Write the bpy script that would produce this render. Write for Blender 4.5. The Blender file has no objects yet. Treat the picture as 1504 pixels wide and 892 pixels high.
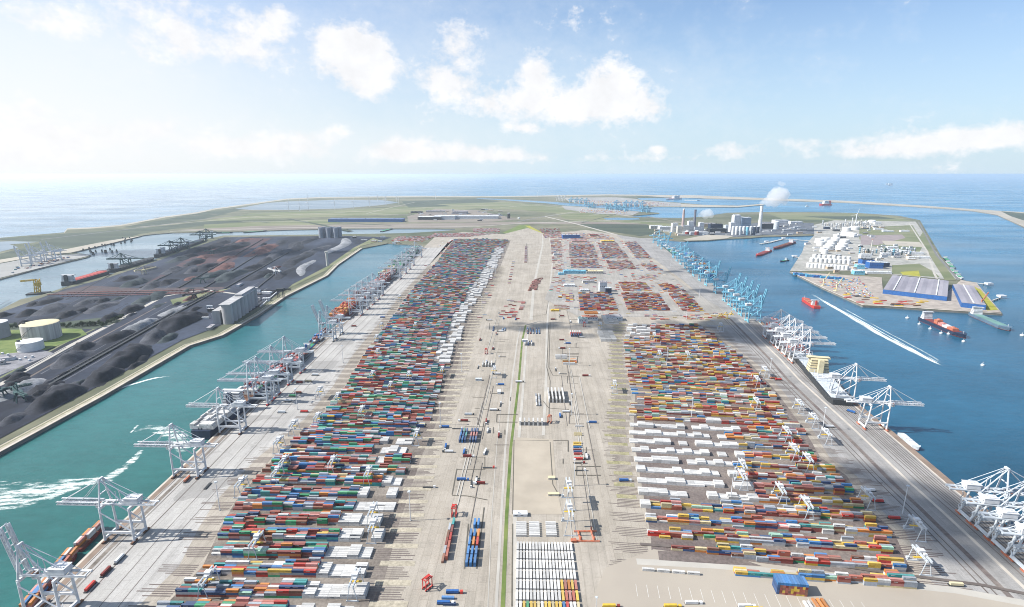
import bpy, math, random
import numpy as np
from mathutils import Vector, Matrix
from mathutils.geometry import tessellate_polygon
random.seed(7); np.random.seed(7)
PI = math.pi
S = bpy.context.scene
C = S.collection
# ---------------------------------------------------------------- camera: 400 m above the port, photo measured in its own pixels
TH = math.atan(0.24675); FP = 770.0; HC = 400.0
def G(px, py, z=0.0):
    a = (px-752)/FP; b = (446-py)/FP
    d = Vector((a, math.cos(TH)+b*math.sin(TH), -math.sin(TH)+b*math.cos(TH)))
    t = (z-HC)/d.z
    return Vector((d.x*t, d.y*t, z))
def PX(p):
    dx, dy, dz = p[0], p[1], p[2]-HC
    zc = dy*math.cos(TH)-dz*math.sin(TH); yc = dy*math.sin(TH)+dz*math.cos(TH)
    return 752+FP*dx/zc, 446-FP*yc/zc, FP/zc
cam = bpy.data.cameras.new('camera'); camo = bpy.data.objects.new('camera', cam); C.objects.link(camo)
camo.location = (0, 0, HC); camo.rotation_euler = (PI/2-TH, 0, 0)
cam.sensor_width = 36; cam.lens = 36*FP/1504; cam.clip_start = 1; cam.clip_end = 500000
S.camera = camo
# ---------------------------------------------------------------- tagging
def tag(o, label=None, cat=None, group=None, kind=None):
    if label: o['label'] = label
    if cat: o['category'] = cat
    if group: o['group'] = group
    if kind: o['kind'] = kind
    return o
def empty(name, loc, rz, label, cat, group=None):
    o = bpy.data.objects.new(name, None); C.objects.link(o); o.location = loc; o.rotation_euler = (0, 0, rz)
    o.empty_display_size = 1
    return tag(o, label, cat, group)
def copy_tree(o, parent=None):
    c = o.copy(); C.objects.link(c)
    if parent: c.parent = parent
    for ch in list(o.children): copy_tree(ch, c)
    return c
def kill(o):
    for ch in list(o.children): kill(ch)
    bpy.data.objects.remove(o)
ORD = ['', 'first','second','third','fourth','fifth','sixth','seventh','eighth','ninth','tenth','eleventh','twelfth','thirteenth','fourteenth','fifteenth','sixteenth','seventeenth','eighteenth','nineteenth','twentieth']
def od(n):
    if n <= 20: return ORD[n]
    t = ['', '', 'twenty', 'thirty', 'forty', 'fifty', 'sixty', 'seventy'][n//10]
    return t+'-'+ORD[n % 10] if n % 10 else t[:-1]+'ieth'
# ---------------------------------------------------------------- mesh builder
class MB:
    def __init__(s): s.v = []; s.f = []; s.m = []; s.mi = 0
    def add(s, vs, fs):
        o = len(s.v); s.v += [tuple(v) for v in vs]
        for f in fs: s.f.append([i+o for i in f]); s.m.append(s.mi)
    def box(s, x, y, z, sx, sy, sz, rz=0, bottom=True):
        """centre x,y ; base z ; sizes"""
        c, n = math.cos(rz), math.sin(rz); vs = []
        for k in (0, sz):
            for ax, ay in ((-1,-1),(1,-1),(1,1),(-1,1)):
                a, b = ax*sx/2, ay*sy/2
                vs.append((x+a*c-b*n, y+a*n+b*c, z+k))
        s.add(vs, [(0,1,5,4),(1,2,6,5),(2,3,7,6),(3,0,4,7),(4,5,6,7)]+([(3,2,1,0)] if bottom else []))
    def beam(s, p, q, w, h=None):
        h = h or w; p = Vector(p); q = Vector(q); d = (q-p).normalized()
        u = Vector((0,0,1)) if abs(d.z) < .95 else Vector((1,0,0))
        a = d.cross(u).normalized(); b = a.cross(d).normalized()
        vs = [e+a*i*w/2+b*j*h/2 for e in (p, q) for i, j in ((-1,-1),(1,-1),(1,1),(-1,1))]
        s.add(vs, [(0,1,5,4),(1,2,6,5),(2,3,7,6),(3,0,4,7),(4,5,6,7),(3,2,1,0)])
    def tube(s, p, q, r, n=8, r2=None):
        r2 = r if r2 is None else r2; p = Vector(p); q = Vector(q); d = (q-p).normalized()
        u = Vector((0,0,1)) if abs(d.z) < .95 else Vector((1,0,0))
        a = d.cross(u).normalized(); b = a.cross(d).normalized(); vs = []
        for e, rr in ((p, r), (q, r2)):
            for i in range(n):
                t = 2*PI*i/n; vs.append(e+a*rr*math.cos(t)+b*rr*math.sin(t))
        s.add(vs, [(i, (i+1) % n, n+(i+1) % n, n+i) for i in range(n)]+[list(range(n))[::-1], list(range(n, 2*n))])
    def cyl(s, x, y, z0, z1, r, r2=None, n=20): s.tube((x, y, z0), (x, y, z1), r, n, r2)
    def dome(s, x, y, z, r, h, n=20, rings=3):
        vs = []; fs = []
        for k in range(rings):
            t = k/rings*PI/2
            for i in range(n): vs.append((x+r*math.cos(t)*math.cos(2*PI*i/n), y+r*math.cos(t)*math.sin(2*PI*i/n), z+h*math.sin(t)))
        vs.append((x, y, z+h))
        for k in range(rings-1):
            for i in range(n): fs.append((k*n+i, k*n+(i+1) % n, (k+1)*n+(i+1) % n, (k+1)*n+i))
        for i in range(n): fs.append(((rings-1)*n+i, (rings-1)*n+(i+1) % n, len(vs)-1))
        s.add(vs, fs)
    def poly(s, pts, z0, z1=None):
        P = [Vector((p[0], p[1], 0)) for p in pts]; n = len(P)
        tr = tessellate_polygon([P]); vs = [(p.x, p.y, z0) for p in P]; fs = []
        for t in tr:
            a, b, c = [P[i] for i in t]
            fs.append(tuple(t) if (b-a).cross(c-a).z > 0 else tuple(t)[::-1])
        if z1 is not None:
            vs += [(p.x, p.y, z1) for p in P]
            ar = sum(P[i].x*P[(i+1) % n].y-P[(i+1) % n].x*P[i].y for i in range(n))
            for i in range(n):
                j = (i+1) % n
                fs.append((i, i+n, j+n, j) if ar > 0 else (j, j+n, i+n, i))
        s.add(vs, fs)
    def build(s, name, mats, parent=None, loc=(0,0,0), rz=0, smooth=False):
        me = bpy.data.meshes.new(name); me.from_pydata(s.v, [], s.f)
        if not isinstance(mats, (list, tuple)): mats = [mats]
        for m in mats: me.materials.append(m)
        if len(mats) > 1: me.polygons.foreach_set('material_index', s.m)
        if smooth: me.shade_smooth()
        me.update()
        o = bpy.data.objects.new(name, me); C.objects.link(o); o.location = loc; o.rotation_euler = (0, 0, rz)
        if parent: o.parent = parent
        return o
# ---------------------------------------------------------------- materials
def nn(t, k, **kw):
    n = t.nodes.new(k)
    for a, b in kw.items():
        if a.startswith('_'): n.inputs[a[1:].replace('_', ' ')].default_value = b
        else: setattr(n, a, b)
    return n
def base(name, rough=.7, metal=0, spec=.3):
    m = bpy.data.materials.new(name); m.use_nodes = True; t = m.node_tree; b = t.nodes['Principled BSDF']
    b.inputs['Roughness'].default_value = rough; b.inputs['Metallic'].default_value = metal
    b.inputs['Specular IOR Level'].default_value = spec
    return m, t, b
def c4(c, k=1): return (min(c[0]*k*.84, 1), min(c[1]*k*.84, 1), min(c[2]*k*.84, 1), 1)
def mixc(t, fac, a, b, blend='MIX'):
    n = t.nodes.new('ShaderNodeMix'); n.data_type = 'RGBA'; n.blend_type = blend
    for i, v in ((0, fac), (6, a), (7, b)):
        if isinstance(v, (int, float, tuple)): n.inputs[i].default_value = v
        else: t.links.new(v, n.inputs[i])
    return n.outputs[2]
def noise(t, scale, vec=None, detail=4, rough=.6, stretch=None, rot=0):
    tc = nn(t, 'ShaderNodeTexCoord'); mp = nn(t, 'ShaderNodeMapping')
    t.links.new(vec or tc.outputs['Object'], mp.inputs[0])
    if rot:
        mp.vector_type = 'TEXTURE'; mp.inputs['Rotation'].default_value = (0, 0, rot)
        if stretch: mp.inputs['Scale'].default_value = tuple(1/v for v in stretch)
    elif stretch: mp.inputs['Scale'].default_value = stretch
    n = nn(t, 'ShaderNodeTexNoise', _Scale=scale, _Detail=detail, _Roughness=rough); t.links.new(mp.outputs[0], n.inputs['Vector'])
    return n.outputs['Fac']
def ramp(t, fac, a, b, ca=0.0, cb=1.0):
    r = nn(t, 'ShaderNodeMapRange'); r.inputs[1].default_value = a; r.inputs[2].default_value = b; r.inputs[3].default_value = ca; r.inputs[4].default_value = cb
    t.links.new(fac, r.inputs[0]); return r.outputs[0]
def M(name, col, rough=.7, var=.15, scale=.05, metal=0, col2=None, stretch=None, rot=0, lo=.35, hi=.65, fine=0, spec=.3, dusty=0):
    m, t, b = base(name, rough, metal, spec)
    f = ramp(t, noise(t, scale, stretch=stretch, rot=rot), lo, hi)
    c = mixc(t, f, c4(col, 1-var), c4(col2, 1) if col2 else c4(col, 1+var))
    if fine:
        f2 = ramp(t, noise(t, fine, detail=3), .3, .7, .72, 1.2); c = mixc(t, 1.0, c, f2, 'MULTIPLY')
    if dusty: c = dust(t, c, dusty)
    t.links.new(c, b.inputs['Base Color']); return m
def paving(name, col, col2, rot, slab=(0.06, 0.02), patch=.5, lane=.0):
    """cast concrete / asphalt: large wear, long tyre streaks along the traffic, cast panels and repaired patches"""
    m, t, b = base(name, .85, 0, .2)
    f = ramp(t, noise(t, .012, detail=5), .35, .68)
    c = mixc(t, f, c4(col), c4(col2))
    s = ramp(t, noise(t, .09, stretch=(1, .05, 1), rot=rot, detail=5, rough=.75), .4, .75, 1.04, .78)
    c = mixc(t, 1.0, c, s, 'MULTIPLY')
    tc = nn(t, 'ShaderNodeTexCoord'); mp = nn(t, 'ShaderNodeMapping'); mp.inputs['Rotation'].default_value = (0, 0, PI/2-rot)
    t.links.new(tc.outputs['Object'], mp.inputs[0])
    bk = nn(t, 'ShaderNodeTexBrick', _Scale=1.0, _Mortar_Size=.22, _Bias=0.0, _Brick_Width=24.0, _Row_Height=9.0)
    bk.inputs['Color1'].default_value = (1,1,1,1); bk.inputs['Color2'].default_value = (.9,.9,.89,1); bk.inputs['Mortar'].default_value = (.7,.68,.66,1)
    t.links.new(mp.outputs[0], bk.inputs['Vector'])
    c = mixc(t, .8, c, bk.outputs['Color'], 'MULTIPLY')
    v = nn(t, 'ShaderNodeTexVoronoi', _Scale=.018); v.distance = 'CHEBYCHEV'; t.links.new(mp.outputs[0], v.inputs['Vector'])
    g = ramp(t, v.outputs['Color'], .80, .82)
    c = mixc(t, ramp(t, g, 0, 1, 0, patch), c, c4(col, .55))
    st_ = ramp(t, noise(t, .045, detail=6, rough=.7), .56, .68, 1, .8); c = mixc(t, 1.0, c, st_, 'MULTIPLY')
    f3 = ramp(t, noise(t, .8, detail=3), .3, .7, .86, 1.1); c = mixc(t, 1.0, c, f3, 'MULTIPLY')
    t.links.new(c, b.inputs['Base Color']); return m
def dust(t, c, k=.13):
    g = nn(t, 'ShaderNodeNewGeometry'); sp = nn(t, 'ShaderNodeSeparateXYZ'); t.links.new(g.outputs['Normal'], sp.inputs[0])
    f = ramp(t, sp.outputs['Z'], .5, .9, 0, k); return mixc(t, f, c, (.36,.34,.31,1))
def attr_mat(name):
    m, t, b = base(name, .55, 0, .3)
    a = nn(t, 'ShaderNodeAttribute', attribute_name='paint')
    f = ramp(t, noise(t, .5, detail=3), .3, .7, .82, 1.08)
    t.links.new(dust(t, mixc(t, 1.0, a.outputs['Color'], f, 'MULTIPLY')), b.inputs['Base Color']); return m
def water(name, near, far, y0, y1, bump=.25, turb=.25, rough=.2, xr=None):
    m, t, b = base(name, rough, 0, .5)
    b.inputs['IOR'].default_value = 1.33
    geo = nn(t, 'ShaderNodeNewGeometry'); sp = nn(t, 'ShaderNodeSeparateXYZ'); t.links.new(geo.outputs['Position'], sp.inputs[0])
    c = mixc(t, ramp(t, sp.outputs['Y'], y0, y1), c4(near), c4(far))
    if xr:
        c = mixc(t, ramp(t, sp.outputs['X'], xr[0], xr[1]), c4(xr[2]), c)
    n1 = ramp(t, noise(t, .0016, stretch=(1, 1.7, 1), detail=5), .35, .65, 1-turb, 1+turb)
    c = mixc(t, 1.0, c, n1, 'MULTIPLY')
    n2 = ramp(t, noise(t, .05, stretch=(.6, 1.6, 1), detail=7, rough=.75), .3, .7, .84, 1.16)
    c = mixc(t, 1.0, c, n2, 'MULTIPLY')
    t.links.new(c, b.inputs['Base Color'])
    bp = nn(t, 'ShaderNodeBump', _Strength=bump, _Distance=1.0)
    t.links.new(noise(t, .11, stretch=(.7, 1.3, 1), detail=6, rough=.7, rot=.5), bp.inputs['Height']); t.links.new(bp.outputs[0], b.inputs['Normal'])
    rr = ramp(t, noise(t, .0012, stretch=(.6, 2, 1), detail=4), .35, .65, rough*.75, rough*1.5); t.links.new(rr, b.inputs['Roughness'])
    return m
def foam_mat(name, rot, sc=.12, st=(1, .25, 1), k=1.0, lo=.68, hi=.98):
    m, t, b = base(name, .8); b.inputs['Base Color'].default_value = (.72, .8, .78, 1)
    a = nn(t, 'ShaderNodeAttribute', attribute_name='fade')
    n = noise(t, sc, stretch=st, detail=7, rough=.75, rot=rot)
    ad = nn(t, 'ShaderNodeMath', operation='MULTIPLY_ADD'); t.links.new(a.outputs['Fac'], ad.inputs[0]); ad.inputs[1].default_value = .42; t.links.new(ramp(t, n, .3, .7, 0, .75), ad.inputs[2])
    t.links.new(ramp(t, ad.outputs[0], lo, hi, 0, k), b.inputs['Alpha']); return m
WHITE = M('white_paint', (.62,.64,.66), .5, .12, .15, col2=(.74,.76,.78))
GREYW = M('grey_steel_paint', (.48,.53,.58), .5, .1, .15, col2=(.6,.65,.69))
LBLUE = M('light_blue_paint', (.16,.44,.6), .5, .1, .15, col2=(.24,.55,.7))
DGREEN = M('dark_green_steel', (.03,.08,.085), .6, .2, .1, col2=(.06,.12,.12))
ORANGE = M('orange_red_paint', (.55,.13,.05), .6, .2, .3, col2=(.42,.2,.14))
REDP = M('red_paint', (.5,.05,.04), .5, .15, .2)
YEL = M('yellow_paint', (.62,.42,.05), .5, .12, .3)
CREAM = M('cream_paint', (.62,.55,.36), .6, .1, .2)
BLUEP = M('blue_paint', (.03,.12,.35), .5, .15, .2)
NAVY = M('dark_navy_paint', (.02,.035,.07), .5, .2, .2)
MAROON = M('maroon_hull_paint', (.2,.035,.03), .6, .2, .1)
DARK = M('dark_steel', (.04,.045,.05), .7, .2, .2)
GLASS = M('dark_window_glass', (.02,.03,.04), .15, .1, .5, spec=.6)
GREEN = M('green_paint', (.06,.28,.13), .5, .15, .2)
RUST = M('rusty_brown', (.16,.08,.05), .8, .3, .2)
CONC = M('concrete_wall', (.42,.41,.39), .85, .12, .08, fine=.5)
CONCL = M('pale_concrete', (.55,.54,.5), .85, .12, .08, fine=.5, stretch=(1,1,.2))
ROOFG = M('grey_roof', (.36,.35,.37), .8, .12, .05, stretch=(1,.2,1))
TAN = M('tan_wall', (.45,.36,.26), .8, .12, .1)
TANKW = M('white_tank_paint', (.68,.69,.69), .6, .08, .1)
TANKS = M('streaked_tank_wall', (.42,.39,.38), .7, .2, .12, stretch=(1,1,.03), col2=(.62,.6,.58))
PAINT = attr_mat('container_paint')
# ================================================================= THE SETTING
SUN_EL = math.radians(41); SUNV = Vector((-math.cos(SUN_EL)*.995, -math.cos(SUN_EL)*.07, math.sin(SUN_EL)))
QL = [(-60,1003),(52,889),(110,832),(153,790),(246,704),(311,643),(363,593),(468,500),(517,458),(577,407),(622,364)]
QR = [(960,350),(1000,378),(1035,407),(1062,426),(1116,470),(1187,530),(1219,560),(1316,638),(1405,713),(1457,754),(1540,822),(1640,905),(1800,1040)]
A = QL+[(619,360.5),(570,357.5),(532,365),(497,389),(481,405),(421,435),(380,463),(327,493),(279,508),(152,582),(0,665),(-200,778),(-420,900),
 (-620,700),(-500,640),(-300,560),(0,455),(30,440),(66,432),(96,421.5),(157,405),(228,381),(279,362),(304,351),(329,346),(370,346),(512,344),(600,342.5),(640,340),(669,338),
 (668,336.5),(600,336),(500,336.5),(420,338),(370,340),(253,342),(228,344),(210,346),(160,358.5),(104,372),(120,372.5),(134,375),(128,378),(60,394),(0,410),(-150,452),(-300,500),(-500,560),
 (-500,420),(-200,362),(-40,351),(0,349.5),(94,341.5),(99,335.5),(137,334),(177,330.5),(243,318),(289,312),(317,306),(380,297.5),(421,292),(471,289.5),(600,288.3),(750,288.2),(892,285.7),(1019,287),(1120,291),(1241,295),(1346,301.5),(1424,307),(1504,312),(1600,318),(1760,330),
 (1760,372),(1600,352),(1504,334),(1464,316),(1430,310.3),(1398,307.5),(1346,304.2),(1241,298),(1162,295.5),(1120,294),(1069,292.8),(1019,291),(976,290.3),(935,290.8),(940,293.5),(1000,298),(1033,301),(1084,302.2),(1119,299.6),(1123,301.2),(1084,304.6),(1033,304.4),(960,303.8),(905,302.3),(870,300),(836,298),(800,295.5),(740,292.2),(700,290.8),(700,292),(740,294.3),(800,298.5),(830,302),(860,304),(900,307),(940,311),(968,312.7),(968,314),(925,317.3),(935,319.2),(1000,320.5),(1040,318),(1050,315.5),(1069,312.7),(1120,311.5),(1189,311.5),(1260,313),(1320,317),(1351,323.5),(1382,376),(1411,411),(1434,415),(1472.5,461.5),(1381,456),(1300,450.6),(1267,449.5),(1210,424),(1160,399),(1165,391),(1178,371),(1181,362),(1196,346),(1120,348),(1100,350),(1067,351),(1040,353.5),(1006,354.5),(985,353)]+QR
GP = lambda L, z=0: [G(a, b, 0).xy for a, b in L]
PA = GP(A)+[Vector((PX0, -400)) for PX0 in (1100, -900)]
AL = lambda p, q: math.atan2((G(*q)-G(*p)).y, (G(*q)-G(*p)).x)-PI/2
ROTL = AL((110,832), (517,458)); ROTR = AL((1405,713), (1187,530)); ROTC = AL((740,850), (767,500))
FIELD = M('grass_and_scrub_land', (.09,.115,.06), .9, .2, .0012, col2=(.2,.19,.13), stretch=(.5,1.3,1), fine=.01)
mb = MB(); mb.poly(PA, -7, 0); mb.v = [(x, y, z) for x, y, z in mb.v]
# tessellated face on top, walls below
mb2 = MB(); mb2.poly(PA, 0); 
WALLM = M('quay_wall_concrete', (.2,.19,.17), .9, .2, .05)
def slab(name, poly, mat, wall, z0, z1):
    m = MB(); m.poly(poly, z1); nf = len(m.f); n = len(poly); ar = sum(poly[i].x*poly[(i+1)%n].y-poly[(i+1)%n].x*poly[i].y for i in range(n))
    o = len(m.v); m.v += [(p.x, p.y, z1) for p in poly]+[(p.x, p.y, z0) for p in poly]; m.mi = 1
    for i in range(n):
        j = (i+1) % n; f = (o+n+i, o+n+j, o+j, o+i); m.f.append(f if ar > 0 else f[::-1]); m.m.append(1)
    return tag(m.build(name, [mat, wall]), kind='structure')
slab('ground', PA, FIELD, WALLM, -9, 0)
LAY = [0.0]
def sheet(name, pts, mat, world=False, z=None):
    if z is None: LAY[0] += .006; z = LAY[0]
    m = MB(); m.poly(pts if world else GP(pts), z); return tag(m.build(name, mat), kind='structure')
def offs(W, d):
    """offset a world polyline to its right side by d metres"""
    out = []
    for i, p in enumerate(W):
        a = W[max(i-1, 0)]; b = W[min(i+1, len(W)-1)]; t = (b-a).normalized(); out.append(p+Vector((t.y, -t.x))*d)
    return out
def dens(W, step=60):
    out = [W[0]]
    for a, b in zip(W, W[1:]):
        k = max(1, int((b-a).length/step))
        for i in range(1, k+1): out.append(a.lerp(b, i/k))
    return out
def band(m, W, d0, d1, z):
    L, R = offs(W, d0), offs(W, d1); n = len(W)
    m.add([(p.x, p.y, z) for p in L]+[(p.x, p.y, z) for p in R], [(i, n+i, n+i+1, i+1) for i in range(n-1)] if d1 > d0 else [(i+1, n+i+1, n+i, i) for i in range(n-1)])
def strip(name, pts, w, mat, world=False, z=None, kind='structure'):
    if z is None: LAY[0] += .006; z = LAY[0]
    m = MB(); band(m, pts if world else GP(pts), -w/2, w/2, z); return tag(m.build(name, mat), kind=kind)
WQL = GP(QL); WQR = GP(QR)
# ---- water
SEA = water('open_sea_water', (.012,.075,.13), (.025,.17,.31), 500, 5500, rough=.22, bump=.6, xr=(-5500, -500, (.26,.31,.35)))  # base colour paled towards the left, painting in the glare on that water
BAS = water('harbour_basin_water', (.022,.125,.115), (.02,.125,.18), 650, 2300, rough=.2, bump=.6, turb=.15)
m = MB(); R = 125000.0; n = 96
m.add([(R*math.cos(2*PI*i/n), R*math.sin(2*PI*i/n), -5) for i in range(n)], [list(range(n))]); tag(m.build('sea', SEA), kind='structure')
BP = QL+[(619,359),(570,356),(532,362),(497,386),(481,402),(421,432),(380,460),(327,490),(279,505),(152,579),(-200,775),(-420,900),(-420,1003)]
sheet('harbour_basin', BP, BAS, z=-4.9)
HARB = water('pale_harbour_water', (.15,.21,.24), (.18,.25,.29), 900, 4000, rough=.25, bump=.2, turb=.1)
sheet('side_harbour', [(-620,705),(-500,640),(-300,562),(0,457),(30,442),(66,434),(96,423.5),(157,407),(228,383),(279,364),(304,353),(329,348),(370,347),(512,345),(669,338.3),(668,336.3),(500,336),(370,339.5),(253,341.5),(210,345),(160,357.5),(104,370),(0,408),(-300,498),(-620,600)], HARB, z=-4.9)
# lakes and lagoon lie in the land
LAKE = water('lake_water', (.17,.22,.26), (.17,.22,.26), 0, 9000, rough=.3, bump=.1, turb=.05)
sheet('lake', [(370,302.5),(392,298.5),(425,296),(500,293.5),(560,294),(586,297.5),(560,301.5),(500,306.5),(430,308.5),(370,308.5),(345,307)], LAKE, z=.3)
sheet('lagoon', [(-200,385),(-200,366),(-40,357),(15,354.5),(57,355.5),(30,358),(14,359),(27,363.5),(0,370),(-60,379)], LAKE, z=.3)
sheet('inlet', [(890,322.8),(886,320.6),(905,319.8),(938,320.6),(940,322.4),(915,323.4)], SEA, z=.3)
# ---- far land
GRASSL = M('light_green_field', (.13,.165,.07), .9, .15, .003, col2=(.22,.22,.13), stretch=(.4,1.5,1))
GRASSD = M('dark_green_scrub', (.045,.07,.05), .9, .25, .004, col2=(.08,.1,.065), stretch=(.4,1.5,1))
GRASSB = M('bright_green_grass', (.1,.17,.035), .9, .2, .03, col2=(.17,.21,.06))
YELG = M('yellow_flowering_grass', (.3,.31,.03), .9, .2, .04, col2=(.38,.35,.05))
SAND = M('pale_sand', (.36,.33,.27), .95, .1, .003, col2=(.42,.39,.33))
TRACKB = M('brown_rail_ballast', (.2,.17,.15), .95, .15, .01, col2=(.27,.24,.2), stretch=(.2,1,1))
ROADM = M('asphalt_road', (.17,.17,.17), .9, .1, .02)
PALEROAD = M('pale_concrete_road', (.42,.4,.36), .9, .1, .02)
for nm, P, mt in (
 ('dune_field', [(300,312),(380,302),(340,312),(300,322),(240,330),(200,336),(180,334)], GRASSD),
 ('marsh', [(-40,352.5),(0,351),(99,343),(200,336),(260,330),(330,322),(360,325),(250,337),(205,344),(160,356),(100,370),(60,374),(0,392),(-60,398),(-60,381),(0,373),(32,365),(62,356),(20,353.5)], GRASSD),
 ('field', [(370,313),(560,306),(640,300),(720,304),(640,313),(505,318),(380,322),(290,326)], GRASSL),
 ('field', [(590,296),(700,292),(735,296),(690,302),(600,305)], GRASSD),
 ('field', [(640,300),(745,297),(830,304),(920,318),(880,320),(760,308),(690,306)], GRASSL),
 ('field', [(300,330),(430,324),(500,322),(500,328),(420,333),(300,338)], GRASSL),
 ('field', [(800,304),(880,319),(960,327),(1000,330),(980,338),(900,334),(830,322)], GRASSL),
 ('field', [(830,324),(950,330),(975,342),(940,347),(880,338)], GRASSD),
 ('field', [(1125,313),(1260,314),(1318,319),(1340,325),(1260,325),(1150,322)], GRASSL),
 ('field', [(1180,318),(1290,318),(1320,322),(1240,323)], GRASSD),
 ('grass_triangle', [(738,342),(762,331),(776,330),(797,344),(794,349),(750,345)], GRASSB),
 ('rail_yard_ground', [(250,338.5),(380,332),(640,328),(760,326),(900,326),(960,330),(900,329.5),(760,329),(700,332),(668,335.5),(500,335.8),(370,339)], TRACKB),
 ('industrial_ground', [(598,318),(640,307),(700,309),(760,322),(720,326),(600,326)], TRACKB),
 ('flower_strip', [(771,331.5),(778,332),(799,343),(797,347)], YELG)):
    sheet(nm, P, mt)
rk_ = random.Random(15)
for k in range(60):
    a = rk_.uniform(180, 960); b = rk_.uniform(292, 328)
    if b < 300+max(0, (380-a))*.10 or (335 < a < 610 and b < 311) or (a > 690 and b < 305+.03*(a-690)) or b > 334 or (590 < a < 770 and b > 306): continue
    L_ = rk_.uniform(20, 110); sl = rk_.uniform(-.05, .05) if rk_.random() < .8 else rk_.uniform(-.25, .25)
    strip('hedge_line' if k % 3 else 'road', [(a, b), (a+L_*.5, b+L_*.5*sl+rk_.uniform(-.6, .6)), (a+L_, b+L_*sl)], rk_.uniform(10, 60) if k % 3 else 12, rk_.choice((GRASSD, GRASSL, GRASSD, TRACKB)) if k % 3 else PALEROAD)
coast = [(94,342.2),(99,336.6),(137,335),(177,331.5),(243,319),(289,313),(317,307),(380,298.3),(421,292.8),(471,290.3),(600,289.1),(750,289),(892,286.5),(1019,287.8),(1120,291.8),(1241,295.8),(1346,302.3),(1424,307.8),(1504,313),(1600,319)]
oc = [(94,341.5),(99,335.5),(137,334),(177,330.5),(243,318),(289,312),(317,306),(380,297.5),(421,292),(471,289.5),(600,288.3),(750,288.2),(892,285.7),(1019,287),(1120,291),(1241,295),(1346,301.5),(1424,307),(1504,312),(1600,318)]
sheet('beach', oc+[(a, b+.75) for a, b in coast][::-1], SAND)
sheet('sand_spit', [(930,286.5),(1120,291.2),(1241,295.2),(1346,301.6),(1424,307.2),(1504,312.5),(1760,331),(1760,370),(1600,351),(1504,333.5),(1464,315.8),(1430,310.1),(1398,307.3),(1346,304),(1241,297.8),(1120,293.8),(976,290)], SAND)
sheet('spit_scrub', [(1470,310.5),(1504,313.5),(1600,325),(1600,342),(1510,326),(1485,318)], GRASSD)
sheet('sand_spit', [(960,298.2),(1033,301.2),(1084,302.4),(1119,299.8),(1122,301),(1084,304.3),(1033,304.1),(960,303.5)], SAND)
for P, w, mt in (([(250,340),(420,334.5),(600,333.5),(700,333),(770,328),(900,324),(1000,327)], 22, PALEROAD), ([(200,334),(380,318),(505,312),(640,305),(760,300),(840,306),(930,318)], 26, SAND),
 ([(800,318),(850,330),(905,345),(960,380),(1010,420)], 24, PALEROAD), ([(760,326),(800,318),(850,312),(930,318.5),(1000,322)], 20, ROADM), ([(60,352),(180,338),(300,322),(400,312),(520,308)], 22, ROADM),
 ([(690,322),(760,322.5),(840,322),(930,325)], 30, TRACKB), ([(250,344),(370,337.2),(600,334.8),(700,334.5)], 12, ROADM), ([(735,305),(800,300),(830,304),(925,318)],30,SAND)):
    strip('road', P, w, mt)
# ---- port platform
PORTG = paving('port_paving', (.35,.315,.265), (.44,.40,.345), ROTC, patch=.2)
sheet('port_ground', QL+[(640,347),(680,341),(740,344),(775,335),(800,344),(860,338),(905,345),(940,351)]+QR+[(1800,1100),(-60,1100)], PORTG)
# block borders: (px, py) left and right edges of the two container yards
LBL = [(215,915),(248,884),(298,832),(324,775),(347,735),(400,676),(470,615),(509,566),(532,525),(570,475),(600,432),(636,392),(668,351)]
LBR = [(528,915),(536,884),(548,843),(567,777),(590,714),(608,666),(618,647),(638,600),(646,577),(661,544),(670,515),(692,458),(725,405),(747,353)]
RBL = [(950,905),(950,836),(948,790),(932,699),(922,640),(925,580),(917,533),(915,500),(922,478)]
RBR = [(1400,905),(1370,880),(1335,850),(1304,779),(1257,737),(1238,700),(1199,672),(1175,630),(1136,576),(1100,536),(1056,500),(1026,478)]
APL = paving('apron_concrete', (.40,.39,.375), (.49,.48,.46), ROTL, patch=.5)
sheet('left_apron', QL+[(645,364),(668,351)]+[(a-34*(b-256)/560, b) for a, b in LBL[::-1]]+[(120,1003)], APL)
YARDL = M('stained_asphalt_yard', (.17,.145,.125), .9, .2, .03, col2=(.26,.23,.2), stretch=(.25,1,1), fine=.3)
YARDR = M('dark_asphalt_yard', (.15,.12,.115), .9, .15, .03, col2=(.21,.18,.16), stretch=(.25,1,1), fine=.3)
sheet('left_yard_ground', LBL+[(747,353)]+[(a+18*(b-256)/560, b) for a, b in LBR[::-1]], YARDL)
sheet('right_yard_ground', [(a+8, b) for a, b in RBL]+[(a+8*(b-256)/560, b) for a, b in RBR[::-1]], YARDR)
APR = paving('grey_apron_asphalt', (.27,.265,.26), (.38,.37,.36), ROTR, patch=.2)
sheet('right_apron', [(a+26*(b-256)/560, b) for a, b in RBR]+[(1085,478)]+[(1116,470),(1187,530),(1219,560),(1316,638),(1405,713),(1457,754),(1540,822),(1640,905)][0:]+[(1500,905)], APR)
sheet('apm_apron', [(905,345),(940,350),(960,350),(1000,378),(1035,407),(1062,426),(1116,470),(1085,478),(1060,460),(1000,410),(960,380),(915,352)], APR)
CRAIL = M('dark_rail_strip', (.13,.11,.1), .9, .2, .05)
BROWNQ = M('brown_quay_edge', (.24,.18,.14), .9, .2, .04)
def strips(W, name, spec):
    Wd = dens(W)
    for d0, d1, mt in spec:
        LAY[0] += .006; m = MB(); band(m, Wd, d0, d1, LAY[0]); tag(m.build(name, mt), kind='structure')
PALEC = M('pale_quay_coping', (.5,.46,.4), .9, .12, .05)
strips(WQL, 'quay_edge', [(0, 3, PALEC), (3, 10, BROWNQ)]); strips(WQL, 'crane_rail', [(11, 12.2, CRAIL), (16, 21, YARDL), (23.5, 24.7, CRAIL), (41, 42.5, CRAIL), (62, 62.8, CRAIL), (80, 80.8, CRAIL)])
WR2 = WQR[4:]
strips(WR2, 'quay_edge', [(0, 10, BROWNQ), (10, 12.5, PALEC)])
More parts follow.
